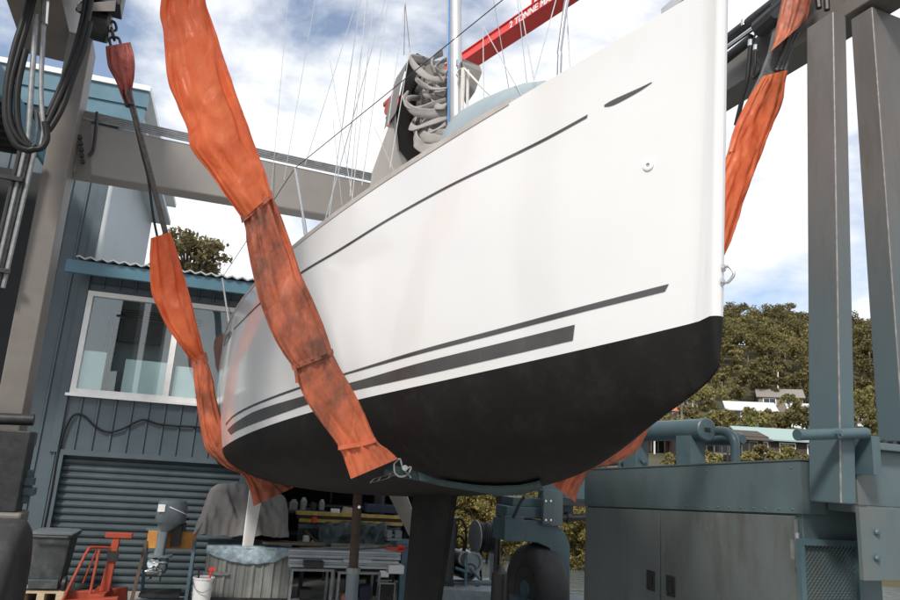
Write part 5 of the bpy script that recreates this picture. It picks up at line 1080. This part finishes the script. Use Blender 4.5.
for i, (x0, y0, x1, y1, m_, nm, lab, ct_) in enumerate(((290, 500, 299, 512, crate_m, 'canister', 'grey canister on the shelf at the far left under the hull', 'canister'), (301, 498, 308, 511, galv, 'motor', 'small grey motor body on the shelf beside the canister', 'motor'), (310, 503, 318, 511, darksteel, 'gearbox', 'dark gearbox lump on the shelf left of the white tub', 'gearbox'), (320, 500, 326, 511, galv, 'can', 'tall metal can on the shelf beside the dark gearbox', 'can'))):
    b = MB(); t0, t1, z0, z1 = rect(x0, y0, x1, y1, .3); b.lathe(FB((t0 + t1) / 2, .12, z0), Z, [(0, (t1 - t0) / 2), ((z1 - z0) * .75, (t1 - t0) / 2), ((z1 - z0) * .85, (t1 - t0) / 3), (z1 - z0, (t1 - t0) / 4)], 12); tag(b.build(nm, m_, smooth=True), lab, ct_)
for nm, m_, lab, ct_, x0, y0, x1, y1, d in (('paint_tin', red_pl, 'small red paint tin standing just under the yellow beam', 'tin', 312, 517.5, 317, 523, .75), ('paint_tin', white_p, 'small white paint tin on the timber shelf left of the dark tarp', 'tin', 303, 536, 310, 545, .8),
        ('rag_pile', canvas, 'pale rag heap on the timber shelf beside the white paint tin', 'rags', 311, 540, 320, 545, .8), ('battery', black_p, 'black battery block on the floor under the left steel table', 'battery', 300, 588, 312, 600, 1.5), ('jerry_can', navy, 'dark blue jerry can on the floor under the right steel table', 'can', 360, 585, 371, 600, 1.5), ('brick', brick_m, 'brick red block on the floor between the steel tables', 'block', 341, 594, 347, 600, 1.7)):
    b = MB(); t0, t1, z0, z1 = rect(x0, y0, x1, y1, d); w_ = (t1 - t0) / 2; c_ = FB((t0 + t1) / 2, d - w_, z0)
    if nm == 'paint_tin': b.lathe(c_, Z, [(0, w_), (.01, w_ * 1.03), (z1 - z0 - .01, w_ * 1.03), (z1 - z0, w_ * .95)], 16)
    elif nm == 'rag_pile': b.loft([[lp(c_, w_ * q * math.cos(t) * (1 + .3 * noise.noise(Vector((t, h, 1)))), w_ * q * math.sin(t), (z1 - z0) * h) for t in [2 * math.pi * k / 18 for k in range(18)]] for q, h in ((1.1, 0), (1, .4), (.7, .8), (.2, 1))])
    else: b.loft([[lp(c_, sx_ * w_ * k, sy_ * .09 * k, h) for sx_, sy_ in ((-1, -1), (1, -1), (1, 1), (-1, 1))] for k, h in ((.96, 0), (1, .02), (1, (z1 - z0) * .8), (.8, (z1 - z0) * .93), (.35, z1 - z0))])
    tag(b.build(nm, m_, smooth=(nm == 'rag_pile')), lab, ct_)
for i, (x0, y0, x1, y1, d, rd, lab) in enumerate(((300, 549, 378, 547, 1.45, .022, 'thin pale pipe lying behind the aluminium sections'), (305, 531, 322, 547, .95, .02, 'short pipe leaning on the rack at the left of the dark tarp'), (326, 553, 399, 550, 1.4, .03, 'thick grey pipe along the back of the steel tables'))):
    b = MB(); b.tube([X(x0, y0, d), X(x1, y1, d)], rd, 10); tag(b.build('pipe', [galv, rust, alu_m][i], smooth=True), lab, 'pipe')
# fill the gap under them with a low shelf
part('shelf', clad_d, bb_, lambda b: pb(b, 288, 511.5, 330, 514, .4, .5))
# blue bench with vice
t0, t1, z0, z1 = rect(398, 543, 424, 548, 1.5); BP = FB((t0 + t1) / 2 + .1, 1.2, 0); h = (t1 - t0) / 2 + .12
bl = thing('workbench', 'blue painted steel bench with one thick leg beside the black keel', 'bench', BP, RZ)
part('top', blue_b, bl, lambda b: lbox(b, BP, -h, h, -.3, .3, z0, z1), bevel=.005)
part('leg', blue_b, bl, lambda b: lbox(b, BP, -h + .1, -h + .24, -.28, -.16, 0, z0 - .001), bevel=.005); part('leg', blue_b, bl, lambda b: lbox(b, BP, h - .16, h - .05, -.28, -.16, 0, z0 - .001)); part('leg', plank_m, bl, lambda b: lbox(b, BP, -h + .3, -h + .38, .1, .2, 0, z0 - .001))
VP = lp(BP, -h + .02, -.1, z1)
vc = thing('bench_vice', 'dark blue vice bolted on the blue bench', 'vice', VP, RZ)
part('body', ob_m, vc, lambda b: (lbox(b, VP, -.16, .1, -.06, .06, 0, .05), lbox(b, VP, -.03, .09, -.06, .06, .05, .17)), bevel=.01); part('jaw', ob_m, vc, lambda b: (lbox(b, VP, -.17, -.08, -.06, .06, .05, .17), lbox(b, VP, -.2, .05, -.025, .025, .07, .11)), bevel=.01); part('screw_handle', steel, vc, lambda b: b.tube([lp(VP, -.22, -.12, .14), lp(VP, -.22, .12, .04)], .01, 8))
b = MB(); pb(b, 386, 547.5, 405, 550.5, 1.75, .06); pb(b, 398, 545.5, 405, 552, 1.75, .07); tag(b.build('clamp', red_pl, bevel=.006), 'bright red bar clamp lying left of the blue bench', 'clamp')
wc = thing('wire_basket', 'dark wire mesh basket on the ground under the right steel table', 'basket', FB(ft(387, 595, 1.9)[0], 1.8, 0), RZ)
t0, t1, z0, z1 = rect(379, 583, 395, 602, 1.9); z0 = 0
part('frame', galv, wc, lambda b: (b.box(t0, t1, 1.88, 1.9, z1 - .02, z1, FB), b.box(t0, t0 + .015, 1.88, 1.9, 0, z1 - .02, FB), b.box(t1 - .015, t1, 1.88, 1.9, 0, z1 - .02, FB), b.box(t0, t1, 1.6, 1.62, z1 - .02, z1, FB)))
def _msh(b):
    for k in range(9):
        x = t0 + (t1 - t0) * k / 8; b.bar(FB(x, 1.89, .01), FB(t0 + (t1 - t0) * (8 - k) / 8, 1.89, z1 - .02), .006, .006)
        zq_ = z1 * k / 8.5; b.bar(FB(t0, 1.888, zq_), FB(t1, 1.888, zq_), .006, .006)
    b.box(t0 + .02, t1 - .02, 1.6, 1.87, .0, z1 - .05, FB)
part('mesh', black_p, wc, _msh)
# props under the hull
ptp, pbt = at(357.5, 495, a=9.0), at(352.5, 600, a=9.0)
pp_ = thing('boat_prop', 'rusty adjustable prop with a blue grey base sleeve under the hull', 'prop', Vector((pbt.x, pbt.y, 0)))
dn = (pbt - ptp).normalized(); foot = Vector((pbt.x, pbt.y, 0))
part('tube', rust, pp_, lambda b: b.tube([ptp + Z * .15, at(353, 574, a=9.0)], .058, 14), smooth=True)
pj = at(352.8, 576, a=9.0)
part('sleeve', ob_m, pp_, lambda b: b.tube([pj + Z * .06, pj, pj - Z * .1, foot + Z * .02], [.07, .08, .078, .085], 16), smooth=True)
part('collar', galv, pp_, lambda b: b.tube([pj + Z * .03, pj + Z * .10], .088, 8)); part('foot_plate', galv, pp_, lambda b: b.box(-.16, .16, -.16, .16, 0, .02, lambda x, y, z: foot + Vector((x, y, z))))
part('pin', steel, pp_, lambda b: b.lathe(at(358.5, 507, a=8.94), -u, [(0, .022), (.03, .02)], 8))
pt4 = at(500, 492, a=10.6); p4 = Vector((pt4.x, pt4.y, 0))
pq = thing('boat_prop', 'slim black prop standing between the hose reel and the wheel fork', 'prop', p4)
part('tube', black_p, pq, lambda b: b.tube([p4 + Z * .02, pt4 + Z * .2], .05, 12), smooth=True); part('head', black_p, pq, lambda b: b.box(-.12, .12, -.08, .08, pt4.z - .08, pt4.z + .1, lambda x, y, z: p4 + Vector((x, y, z)))); part('foot_plate', black_p, pq, lambda b: b.box(-.13, .13, -.13, .13, 0, .02, lambda x, y, z: p4 + Vector((x, y, z))))

# grey cabinet, pump set and hose reel right of the keel, standing on a low grey platform
YQ = 13.6
def Q(px, py, Y=YQ): return at(px, py, Y=Y)
pf0, pf1 = Q(432, 588), Q(496, 588); zp_ = Q(470, 584).z
b = MB(); b.hexa([Vector((pf0.x, 12.9, 0)), Vector((pf1.x, 12.9, 0)), Vector((pf1.x, 14.4, 0)), Vector((pf0.x, 14.4, 0))], [Vector((pf0.x, 12.9, zp_)), Vector((pf1.x, 12.9, zp_)), Vector((pf1.x, 14.4, zp_)), Vector((pf0.x, 14.4, zp_))]); tag(b.build('platform', mat('pale_blue_deck', (.22, .26, .28), .7, var=.3), bevel=.01), 'low pale grey platform under the pump set and hose reel', 'platform')
c0_, c1_ = Q(436, 591, 13.2), Q(452.5, 591, 13.2); c2_ = Q(452.5, 518, 13.2)
def wb_(b, x0, x1, y0, y1, z0, z1): b.box(x0, x1, y0, y1, z0, z1, lambda x, y, z: Vector((x, y, z)))
cg = thing('steel_cabinet', 'tall dark grey steel cabinet right beside the black keel', 'cabinet', Vector(((c0_.x + c1_.x) / 2, 13.4, zp_)))
part('body', panel_m, cg, lambda b: wb_(b, c0_.x - .12, c1_.x, 13.2, 13.7, zp_, c2_.z), bevel=.008); part('base_rail', darksteel, cg, lambda b: wb_(b, c0_.x - .12, c1_.x + .02, 13.17, 13.199, zp_, zp_ + .07))
part('door_post', darksteel, cg, lambda b: wb_(b, c1_.x - .03, c1_.x, 13.18, 13.199, zp_ + .08, c2_.z))
ps = thing('pump_set', 'blue grey pump set with drums and looped hoses beside the steel cabinet', 'pump', Vector((Q(466, 580).x, 13.6, zp_)))
def drum(px, py, rp, m_, ax=Vector((.45, -.9, 0)), wd=.22): c_ = Q(px, py); rr = rp * 13.6 / 700 * 1.1; return part('drum', m_, ps, lambda b: b.lathe(c_, ax, [(-wd, rr * .8), (-wd, rr), (wd, rr), (wd, rr * .75), (wd - .03, rr * .7), (wd - .03, .01)], 22), smooth=True)
drum(468, 561, 9, ob_m); drum(459, 557, 6, galv); drum(464, 570, 7, darksteel)
part('frame_rail', ob_m, ps, lambda b: b.tube([Q(451, 583), Q(494, 583)], .055, 12), smooth=True)
for P in (((463, 600), (465, 575), (466, 555)), ((470, 566), (479, 577)), ((466, 592), (480, 581)), ((455, 566), (466, 570))): part('frame_bar', blue_b, ps, lambda b: b.tube([Q(*p) - Vector((0, .25, 0)) for p in P], .028, 8), smooth=True)
for P in (((455, 520), (461, 519), (465, 526), (466, 540), (464, 552)), ((454, 545), (456, 538), (461, 536), (464, 545), (460, 556)), ((455, 530), (457, 524), (456, 535), (455, 548)), ((452, 560), (456, 568), (463, 570), (469, 566))): part('hose', hose_m, ps, lambda b: b.tube(smoothpath([Q(*p) - Vector((0, .1, 0)) for p in P], 6), .02, 8), smooth=True)
hr = thing('hose_reel', 'hose reel wound with dark hose on a blue grey post', 'hose reel', Vector((Q(492, 590).x, 13.9, zp_)))
rc = Q(484, 537); axr = Vector((.93, .36, 0)).normalized()
for dx in (-.19, .17): part('flange', galv, hr, lambda b: b.lathe(rc + axr * dx, axr, [(0, .001), (0, .29), (.02, .29), (.02, .001)], 28))
def _wind(b):
    pts = []
    for k in range(9 * 14): t = k / 14; pts.append(rc + axr * (-.15 + .30 * (t / 9)) + (Z * math.cos(2 * math.pi * t) + axr.cross(Z) * math.sin(2 * math.pi * t)) * (.245 + .012 * math.sin(k)))
    b.tube(pts, .019, 6); b.tube([rc - axr * .17, rc + axr * .17], .22, 18)
part('wound_hose', hose_m, hr, _wind, smooth=True)
part('hanging_hose', hose_m, hr, lambda b: b.tube(smoothpath([rc - axr * .1 - Z * .2, Q(481, 552), Q(480.5, 566), Q(481, 580)]), .022, 8), smooth=True)
part('post', ob_m, hr, lambda b: b.bar(Vector((Q(493, 590).x, 13.85, zp_)), Vector((Q(493, 532).x, 13.85, Q(493, 530).z)), .12, .1)); part('foot', ob_m, hr, lambda b: b.tube([Q(484, 590), Q(496, 590)], .1, 12), smooth=True)
# red jib crane behind the yacht
zj = 9.6
pA, pB = at(398, 107, Y=14.4), None
zj = pA.z; pB = at(566, -6, z=zj); pE = pA + (pB - pA) * 1.35; pP = pA + (pB - pA) * .12
jc = thing('jib_crane', 'red two tonne jib crane boom rising behind the folded sail', 'crane', Vector((pP.x, pP.y, 0)))
dj = (pE - pA).normalized(); sj = dj.cross(Z).normalized()                     # sj points to the camera's right side of the boom
fh = .20
part('boom', red_p, jc, lambda b: (b.bar(pA, pE, .24, fh), b.bar(pA + Z * (fh / 2 + .008), pE + Z * (fh / 2 + .008), .30, .016), b.bar(pA - Z * (fh / 2 + .008), pE - Z * (fh / 2 + .008), .34, .016)), bevel=.004)
part('post', darksteel, jc, lambda b: b.lathe(Vector((pP.x, pP.y, 0)), Z, [(0, .2), (.03, .2), (.03, .12), (zj - .15, .11), (zj - .13, .2), (zj - .1, .2)], 18), smooth=True)
part('hoist', red_o, jc, lambda b: (b.lathe(pA - dj * .1 - Z * .05 - sj * .2, sj, [(0, .17), (.4, .17)], 18), b.bar(pA - dj * .35 + Z * .12, pA + dj * .1 + Z * .2, .4, .1), b.bar(pA - dj * .3 - Z * .4, pA - dj * .15 - Z * .2, .12, .3)), bevel=.01)
part('hoist_motor', darksteel, jc, lambda b: b.lathe(pA - dj * .35 - Z * .02 - sj * .15, -dj, [(0, .11), (.25, .11), (.27, .08)], 14))
pl = at(500, 39, z=zj); part('end_stop', darksteel, jc, lambda b: b.bar(pl + Z * (fh / 2 + .02), pl + Z * (fh / 2 + .12), .1, .1))
ps_ = at(533, 3, z=zj + .2); part('sign_plate', red_p, jc, lambda b: b.bar(ps_ + Z * .0, ps_ + Z * .3, .03, .35))
side = sj if (CAM - pA).dot(sj) > 0 else -sj
cu_ = bpy.data.curves.new('lettering', 'FONT'); cu_.body = '2 TONNE MAX'; cu_.size = .205; cu_.extrude = .002; cu_.offset = .006; cu_.space_character = 1.0; cu_.space_word = 1.1; cu_.align_y = 'CENTER'
tmp = bpy.data.objects.new('tmp_text', cu_); COL.objects.link(tmp); dg = bpy.context.evaluated_depsgraph_get(); dg.update()
tm = bpy.data.meshes.new_from_object(tmp.evaluated_get(dg)); COL.objects.unlink(tmp); bpy.data.objects.remove(tmp)
txd = dj if dj.dot(_R) > 0 else -dj; nz_ = side; up_ = Z
org = at(506, 24, z=zj); org = pA + dj * (org - pA).dot(dj) + side * .123
b = MB(); b.v = [org + txd * (v.co.x * .84) + up_ * (v.co.y) + nz_ * v.co.z for v in tm.vertices]; b.f = [list(p.vertices) for p in tm.polygons]; b.mi = [0] * len(b.f)
b.build('lettering', white_p, jc, fixn=False)

# ================================================================== trees and houses
def fol_tree(name, x, y, z, h, rx, m_, label, cat='tree', group=None, clumps=26, per=60, leaf=.5, tr=.16, lean=0, bk_=bark, cfrac=.62, dens_=1.0):
    P = Vector((x, y, z)); o = thing(name, label, cat, P, 0, group)
    ch = h * cfrac; cc = P + Z * (h - ch / 2) + Vector((lean, 0, 0))
    def tk(b):
        top = cc + Z * ch * .25; b.tube(smoothpath([P - Z * .5, P + Z * h * .25 + Vector((lean * .2 + random.uniform(-.1, .1) * tr * 6, 0, 0)), cc - Z * ch * .2, top], 4), [tr * (1 - .75 * k / 12) for k in range(13)], 8)
        for k in range(5):
            s_ = P.lerp(cc, .55 + .1 * k); a_ = random.uniform(0, 6.28); e = cc + Vector((math.cos(a_) * rx * .7, math.sin(a_) * rx * .7, ch * random.uniform(-.1, .35)))
            b.tube([s_, s_.lerp(e, .5) + Z * .1 * ch, e], [tr * .45, tr * .3, tr * .1], 6)
    part('trunk', bk_, o, tk, smooth=True)
    pts = crown_pts(cc, rx, ch / 2, clumps, per, rx * .36)
    leaves('crown', pts, leaf, m_, o)
    return o
# gum tree behind the workshop
p = at(196, 275, Y=26); pt_ = at(197, 225, Y=26)
gum = thing('gum_tree', 'thin crowned gum tree rising behind the lower workshop roof', 'tree', Vector((p.x, p.y, 0)))
gb = Vector((p.x, p.y, 0))
tips = [at(x, y, Y=26 + random.uniform(-1.2, 1.2)) for x, y in ((176, 240), (180, 232), (186, 238), (192, 246), (198, 250), (205, 247), (212, 246), (217, 243), (219, 251), (214, 259), (209, 266), (200, 262), (188, 256), (181, 264), (174, 250), (170, 262), (193, 268), (204, 271), (178, 274), (168, 240), (160, 248))]
gj = at(186, 292, Y=26)
def _gt(b):
    b.tube(smoothpath([gb, gb.lerp(gj, .5) + Vector((.15, 0, 0)), gj], 5), [.2 - .008 * k for k in range(11)], 8)
    for t_ in tips: b.tube(smoothpath([gj, gj.lerp(t_, .5) + Vector((0, 0, .25)), t_], 4), [.07, .065, .06, .05, .045, .04, .03, .025, .015], 6)
part('trunk', bark_d, gum, _gt, smooth=True)
pts = []
for t_ in tips:
    for k in range(2):
        c_ = np.array(t_) + rng.normal(size=3) * .22; e = rng.normal(size=(60, 3)); e /= np.linalg.norm(e, axis=1)[:, None]; pts.append(c_ + e * (rng.uniform(0, 1, 60) ** .5)[:, None] * np.array([.40, .40, .22]))
leaves('crown', np.concatenate(pts), .095, leaf_g, gum, stretch=2.4)
# mangroves along the far bank of the inlet
MGL = ['golden green mangrove bush on the far bank seen between the keel and the wheel', 'golden green mangrove bush on the far bank seen past the engine cabinet']
for i, (x, Y, h) in enumerate([(448, 31, 3.6), (462, 31.5, 3.9), (476, 31, 3.7), (490, 32, 4.0), (503, 31, 3.8), (517, 31.5, 4.1), (532, 31, 3.8), (547, 32, 3.9), (562, 31.5, 3.7), (575, 31.2, 3.8), (589, 31.5, 3.5), (604, 33, 3.1), (622, 34, 2.6), (900, 36, 2.6)]):
    p = at(x, 500, Y=Y)
    o = fol_tree('mangrove_bush', p.x, Y, -1.7, h, .95, leaf_m, MGL[0] if x < 600 else MGL[1], 'bush', 'mangroves on the far bank' if x < 600 else 'mangroves beyond the cabinet', 46, 190, .062, .05, 0, bark_d, .97)
# houses on the hillside
def house(name, label, px, py, Y, w, h, dp, roof_h, mw, mr, rot=0., nwin=3, ver=None, hip=0, over=.5, group=None):
    p = at(px, py, Y=Y); P = Vector((p.x, p.y, p.z)); o = thing(name, label, 'house', P, rot, group)
    cx, sx_ = math.cos(rot), math.sin(rot)
    fr = lambda x, y, z: P + Vector((cx * x - sx_ * y, sx_ * x + cx * y, z))
    part('wall', mw, o, lambda b: (b.box(-w / 2, w / 2, 0, dp, -4, h, fr), b.add([fr(-w / 2, 0, h), fr(-w / 2, dp, h), fr(-w / 2, dp / 2, h + roof_h * .96)], [[0, 1, 2]]), b.add([fr(w / 2, 0, h), fr(w / 2, dp, h), fr(w / 2, dp / 2, h + roof_h * .96)], [[0, 1, 2]])))
    def rf(b):
        e = over; W2 = w / 2 + e
        prof = [(-e, h - e * roof_h / (dp / 2)), (dp / 2, h + roof_h), (dp + e, h - e * roof_h / (dp / 2))]
        b.loft([[fr(x * (1 if k else 1), y, z) for y, z in prof] + [fr(x, y, z + .18) for y, z in prof[::-1]] for k, x in enumerate((-W2, W2))]) if not hip else b.add([fr(-W2, -e, h), fr(W2, -e, h), fr(W2, dp + e, h), fr(-W2, dp + e, h), fr(-W2 + hip, dp / 2, h + roof_h), fr(W2 - hip, dp / 2, h + roof_h)], [[0, 1, 5, 4], [1, 2, 5], [2, 3, 4, 5], [3, 0, 4], [3, 2, 1, 0]])
    part('roof', mr, o, rf)
    for k in range(nwin):
        x = -w / 2 + w * (k + .5) / nwin
        f = part('window', white_p if mw not in (wall_w,) else wall_br, o, lambda b: b.box(x - w / nwin * .3, x + w / nwin * .3, -.10, .0, h * .28, h * .85, fr))
        part('pane', win_dk, f, lambda b: (b.box(x - w / nwin * .26, x - .04, -.12, -.101, h * .33, h * .8, fr), b.box(x + .04, x + w / nwin * .26, -.12, -.101, h * .33, h * .8, fr)))
    if ver:
        part('verandah_floor', ver, o, lambda b: b.box(-w / 2, w / 2, -2.4, -.15, -.3, 0, fr)); part('railing', ver, o, lambda b: [b.box(-w / 2, w / 2, -2.4, -2.34, z, z + .07, fr) for z in (.3, .6, .95)] + [b.box(-w / 2 + w * k / 16, -w / 2 + w * k / 16 + .06, -2.4, -2.35, 0, .95, fr) for k in range(17)])
        part('verandah_roof', mr, o, lambda b: b.hexa([fr(-w / 2 - .3, -2.8, h - .55), fr(w / 2 + .3, -2.8, h - .55), fr(w / 2 + .3, -.13, h - .08), fr(-w / 2 - .3, -.13, h - .08)], [fr(-w / 2 - .3, -2.8, h - .45), fr(w / 2 + .3, -2.8, h - .45), fr(w / 2 + .3, -.13, h + .02), fr(-w / 2 - .3, -.13, h + .02)]))
        for k in range(5): part('post', ver, o, lambda b: b.box(-w / 2 + (w - .16) * k / 4, -w / 2 + (w - .16) * k / 4 + .16, -2.4, -2.24, -4, h - .5, fr))
    return o
house('house', 'white weatherboard house with a pale metal roof halfway up the hill', 752, 421, 150, 9.6, 2.3, 8, 2.0, wall_w, roof_w, R(-14), 3)
house('house', 'grey brown house with a tiled roof just above the white house', 781, 409, 172, 10, 3.0, 8, 2.2, wall_br, roof_g, R(-20), 2)
house('house', 'long house with a pale teal metal roof behind the right leg of the lift', 802, 462, 88, 13, 2.6, 9, 1.5, wall_dk, roof_t, R(-8), 4, over=.8)
house('house', 'dark timber house with a verandah beyond the bent exhaust pipe', 722, 462, 84, 9.5, 3.1, 7, .8, wall_dk, wall_dk, R(-6), 3, wall_dk)
house('house', 'orange brick house with white railings and terracotta roof behind the silencer', 646, 466, 92, 13, 4.2, 9, 2.2, brick_m, roof_r, R(10), 4, white_p, hip=4)
house('house', 'pale grey roofed cottage close under the black forefoot of the yacht', 690, 410, 165, 8, 2.6, 7, 1.6, wall_br, roof_w, R(24), 2)
house('house', 'small white house with big windows between the two right legs of the lift', 862, 434, 128, 6.5, 2.4, 6, .9, wall_w, roof_w, R(-10), 2)
house('house', 'little white cottage at the left edge of the right lift leg', 800, 420, 150, 4, 2.4, 5, 1.2, wall_w, roof_w, R(-25), 1)
house('house', 'brown cottage with a rusty roof half hidden behind trees below the bow', 668, 424, 140, 8, 2.8, 7, 1.8, wall_br, roof_r, R(5), 2)
# trees between the houses, each its own
GL = ['bushy garden tree on the slope among the houses', 'dark rounded tree on the slope among the houses']
spots = [(618, 452, 100), (632, 440, 118), (650, 440, 122), (664, 441, 112), (676, 432, 128), (688, 424, 140), (700, 432, 128), (712, 433, 120), (722, 437, 118), (735, 436, 128), (745, 442, 112), (766, 442, 122), (770, 428, 136), (781, 430, 130), (793, 426, 138), (803, 432, 125), (748, 469, 70), (766, 467, 70), (784, 470, 66), (800, 467, 70), (708, 472, 74), (672, 473, 70), (714, 412, 165), (735, 408, 172), (700, 412, 160), (765, 404, 185), (790, 402, 190), (806, 408, 178), (822, 430, 132), (838, 440, 110), (852, 424, 150), (870, 445, 105), (882, 436, 120), (892, 450, 95), (872, 420, 158), (890, 424, 150), (846, 456, 80), (866, 462, 74), (888, 466, 70)]
for i, (px, py, Y) in enumerate(spots):
    x = at(px, py, Y=Y).x; z = hill(x, Y); big = Y > 100
    h = (random.uniform(5.5, 8.5) if Y > 145 else random.uniform(4.0, 6.2)) if big else random.uniform(2.6, 3.8)
    zt_ = at(px, py, Y=Y).z
    k = i % 2
    fol_tree('garden_tree', x, Y, zt_ - .8, h, h * .42, leaf_h2 if k == 0 else leaf_h, GL[k], 'tree', ['garden trees', 'dark garden trees'][k], 20, 110, .30 if big else .17, .14, random.uniform(-.3, .3), bark, .8)
for i, (px, py, Y, h, lab) in enumerate(((682, 428, 118, 7.0, 'tall palm with drooping fronds under the black bow'), (758, 444, 98, 4.8, 'pale feathery palm in front of the white house'), (790, 420, 140, 5.5, 'small palm left of the right lift leg beside the white cottage'))):
    p = at(px, py, Y=Y); P = Vector((p.x, Y, p.z)); o = thing('palm_tree', lab, 'palm', P)
    part('trunk', bark, o, lambda b: b.tube([P - Z * 2, P + Z * h * .55, P + Z * h * .8 + Vector((.15, 0, 0))], [.22, .17, .13], 8), smooth=True)
    top = P + Z * h * .8 + Vector((.15, 0, 0)); pts = []
    for k in range(26):
        a_ = 2 * math.pi * k / 26 + random.uniform(-.1, .1); el = random.uniform(-.1, 1.2); ln = h * .42
        for q in range(26):
            t_ = q / 25; rr = ln * t_; pts.append([top.x + math.cos(a_) * math.cos(el) * rr + rng.normal() * .10, top.y + math.sin(a_) * math.cos(el) * rr + rng.normal() * .10, top.z + math.sin(el) * rr - 1.1 * ln * t_ * t_ * .6 - abs(rng.normal()) * .16])
    leaves('fronds', np.array(pts), .24, leaf_p, o, stretch=2.6)
# power poles
for px, py0, py1, Y, lab in ((778, 412, 372, 185, 'bare pale dead tree trunk above the brown house'), (790, 400, 378, 200, 'slim bare white trunk on the slope right of the dead tree')):
    p0, p1 = at(px, py0, Y=Y), at(px, py1, Y=Y); o = thing('dead_tree', lab, 'dead tree', p0)
    part('trunk', white_p, o, lambda b: b.tube([p0 - Z * 2, p0.lerp(p1, .5), p1], [.3, .24, .12], 8), smooth=True)
    part('branch', white_p, o, lambda b: b.tube([p0.lerp(p1, .35), p0.lerp(p1, .6) + Vector((1.6, 0, 0)), p0.lerp(p1, .8) + Vector((2.8, 0, 0))], [.16, .12, .06], 6), smooth=True)
# the dense wood on the upper hill reads as one mass
pts = []; rows_ = 0
trunks = MB()
for Y in np.arange(178, 330, 7.5):
    for X_ in np.arange(Y * .12, Y * .78, 6.8):
        x = X_ + rng.uniform(-3, 3); y = Y + rng.uniform(-3, 3); z = hill(x, y); h = rng.uniform(11, 19) * (.62 if Y < 200 else 1 if Y < 290 else .95)
        rx = h * rng.uniform(.26, .36); c_ = (x, y, z + h * .66)
        pts.append(crown_pts(c_, rx * rng.uniform(.8, 1.25), h * rng.uniform(.28, .42), int(rng.integers(9, 17)), 80, rx * rng.uniform(.32, .5), .62))
        if rng.random() < .5: trunks.tube([Vector((x, y, z - 1)), Vector((x + rng.uniform(-.6, .6), y, z + h * .7))], [.3, .16], 5)
wood = leaves('hillside_wood', np.concatenate(pts), .46, leaf_h); tag(wood, kind='stuff')
tw = trunks.build('wood_trunks', bark); tag(tw, kind='stuff')
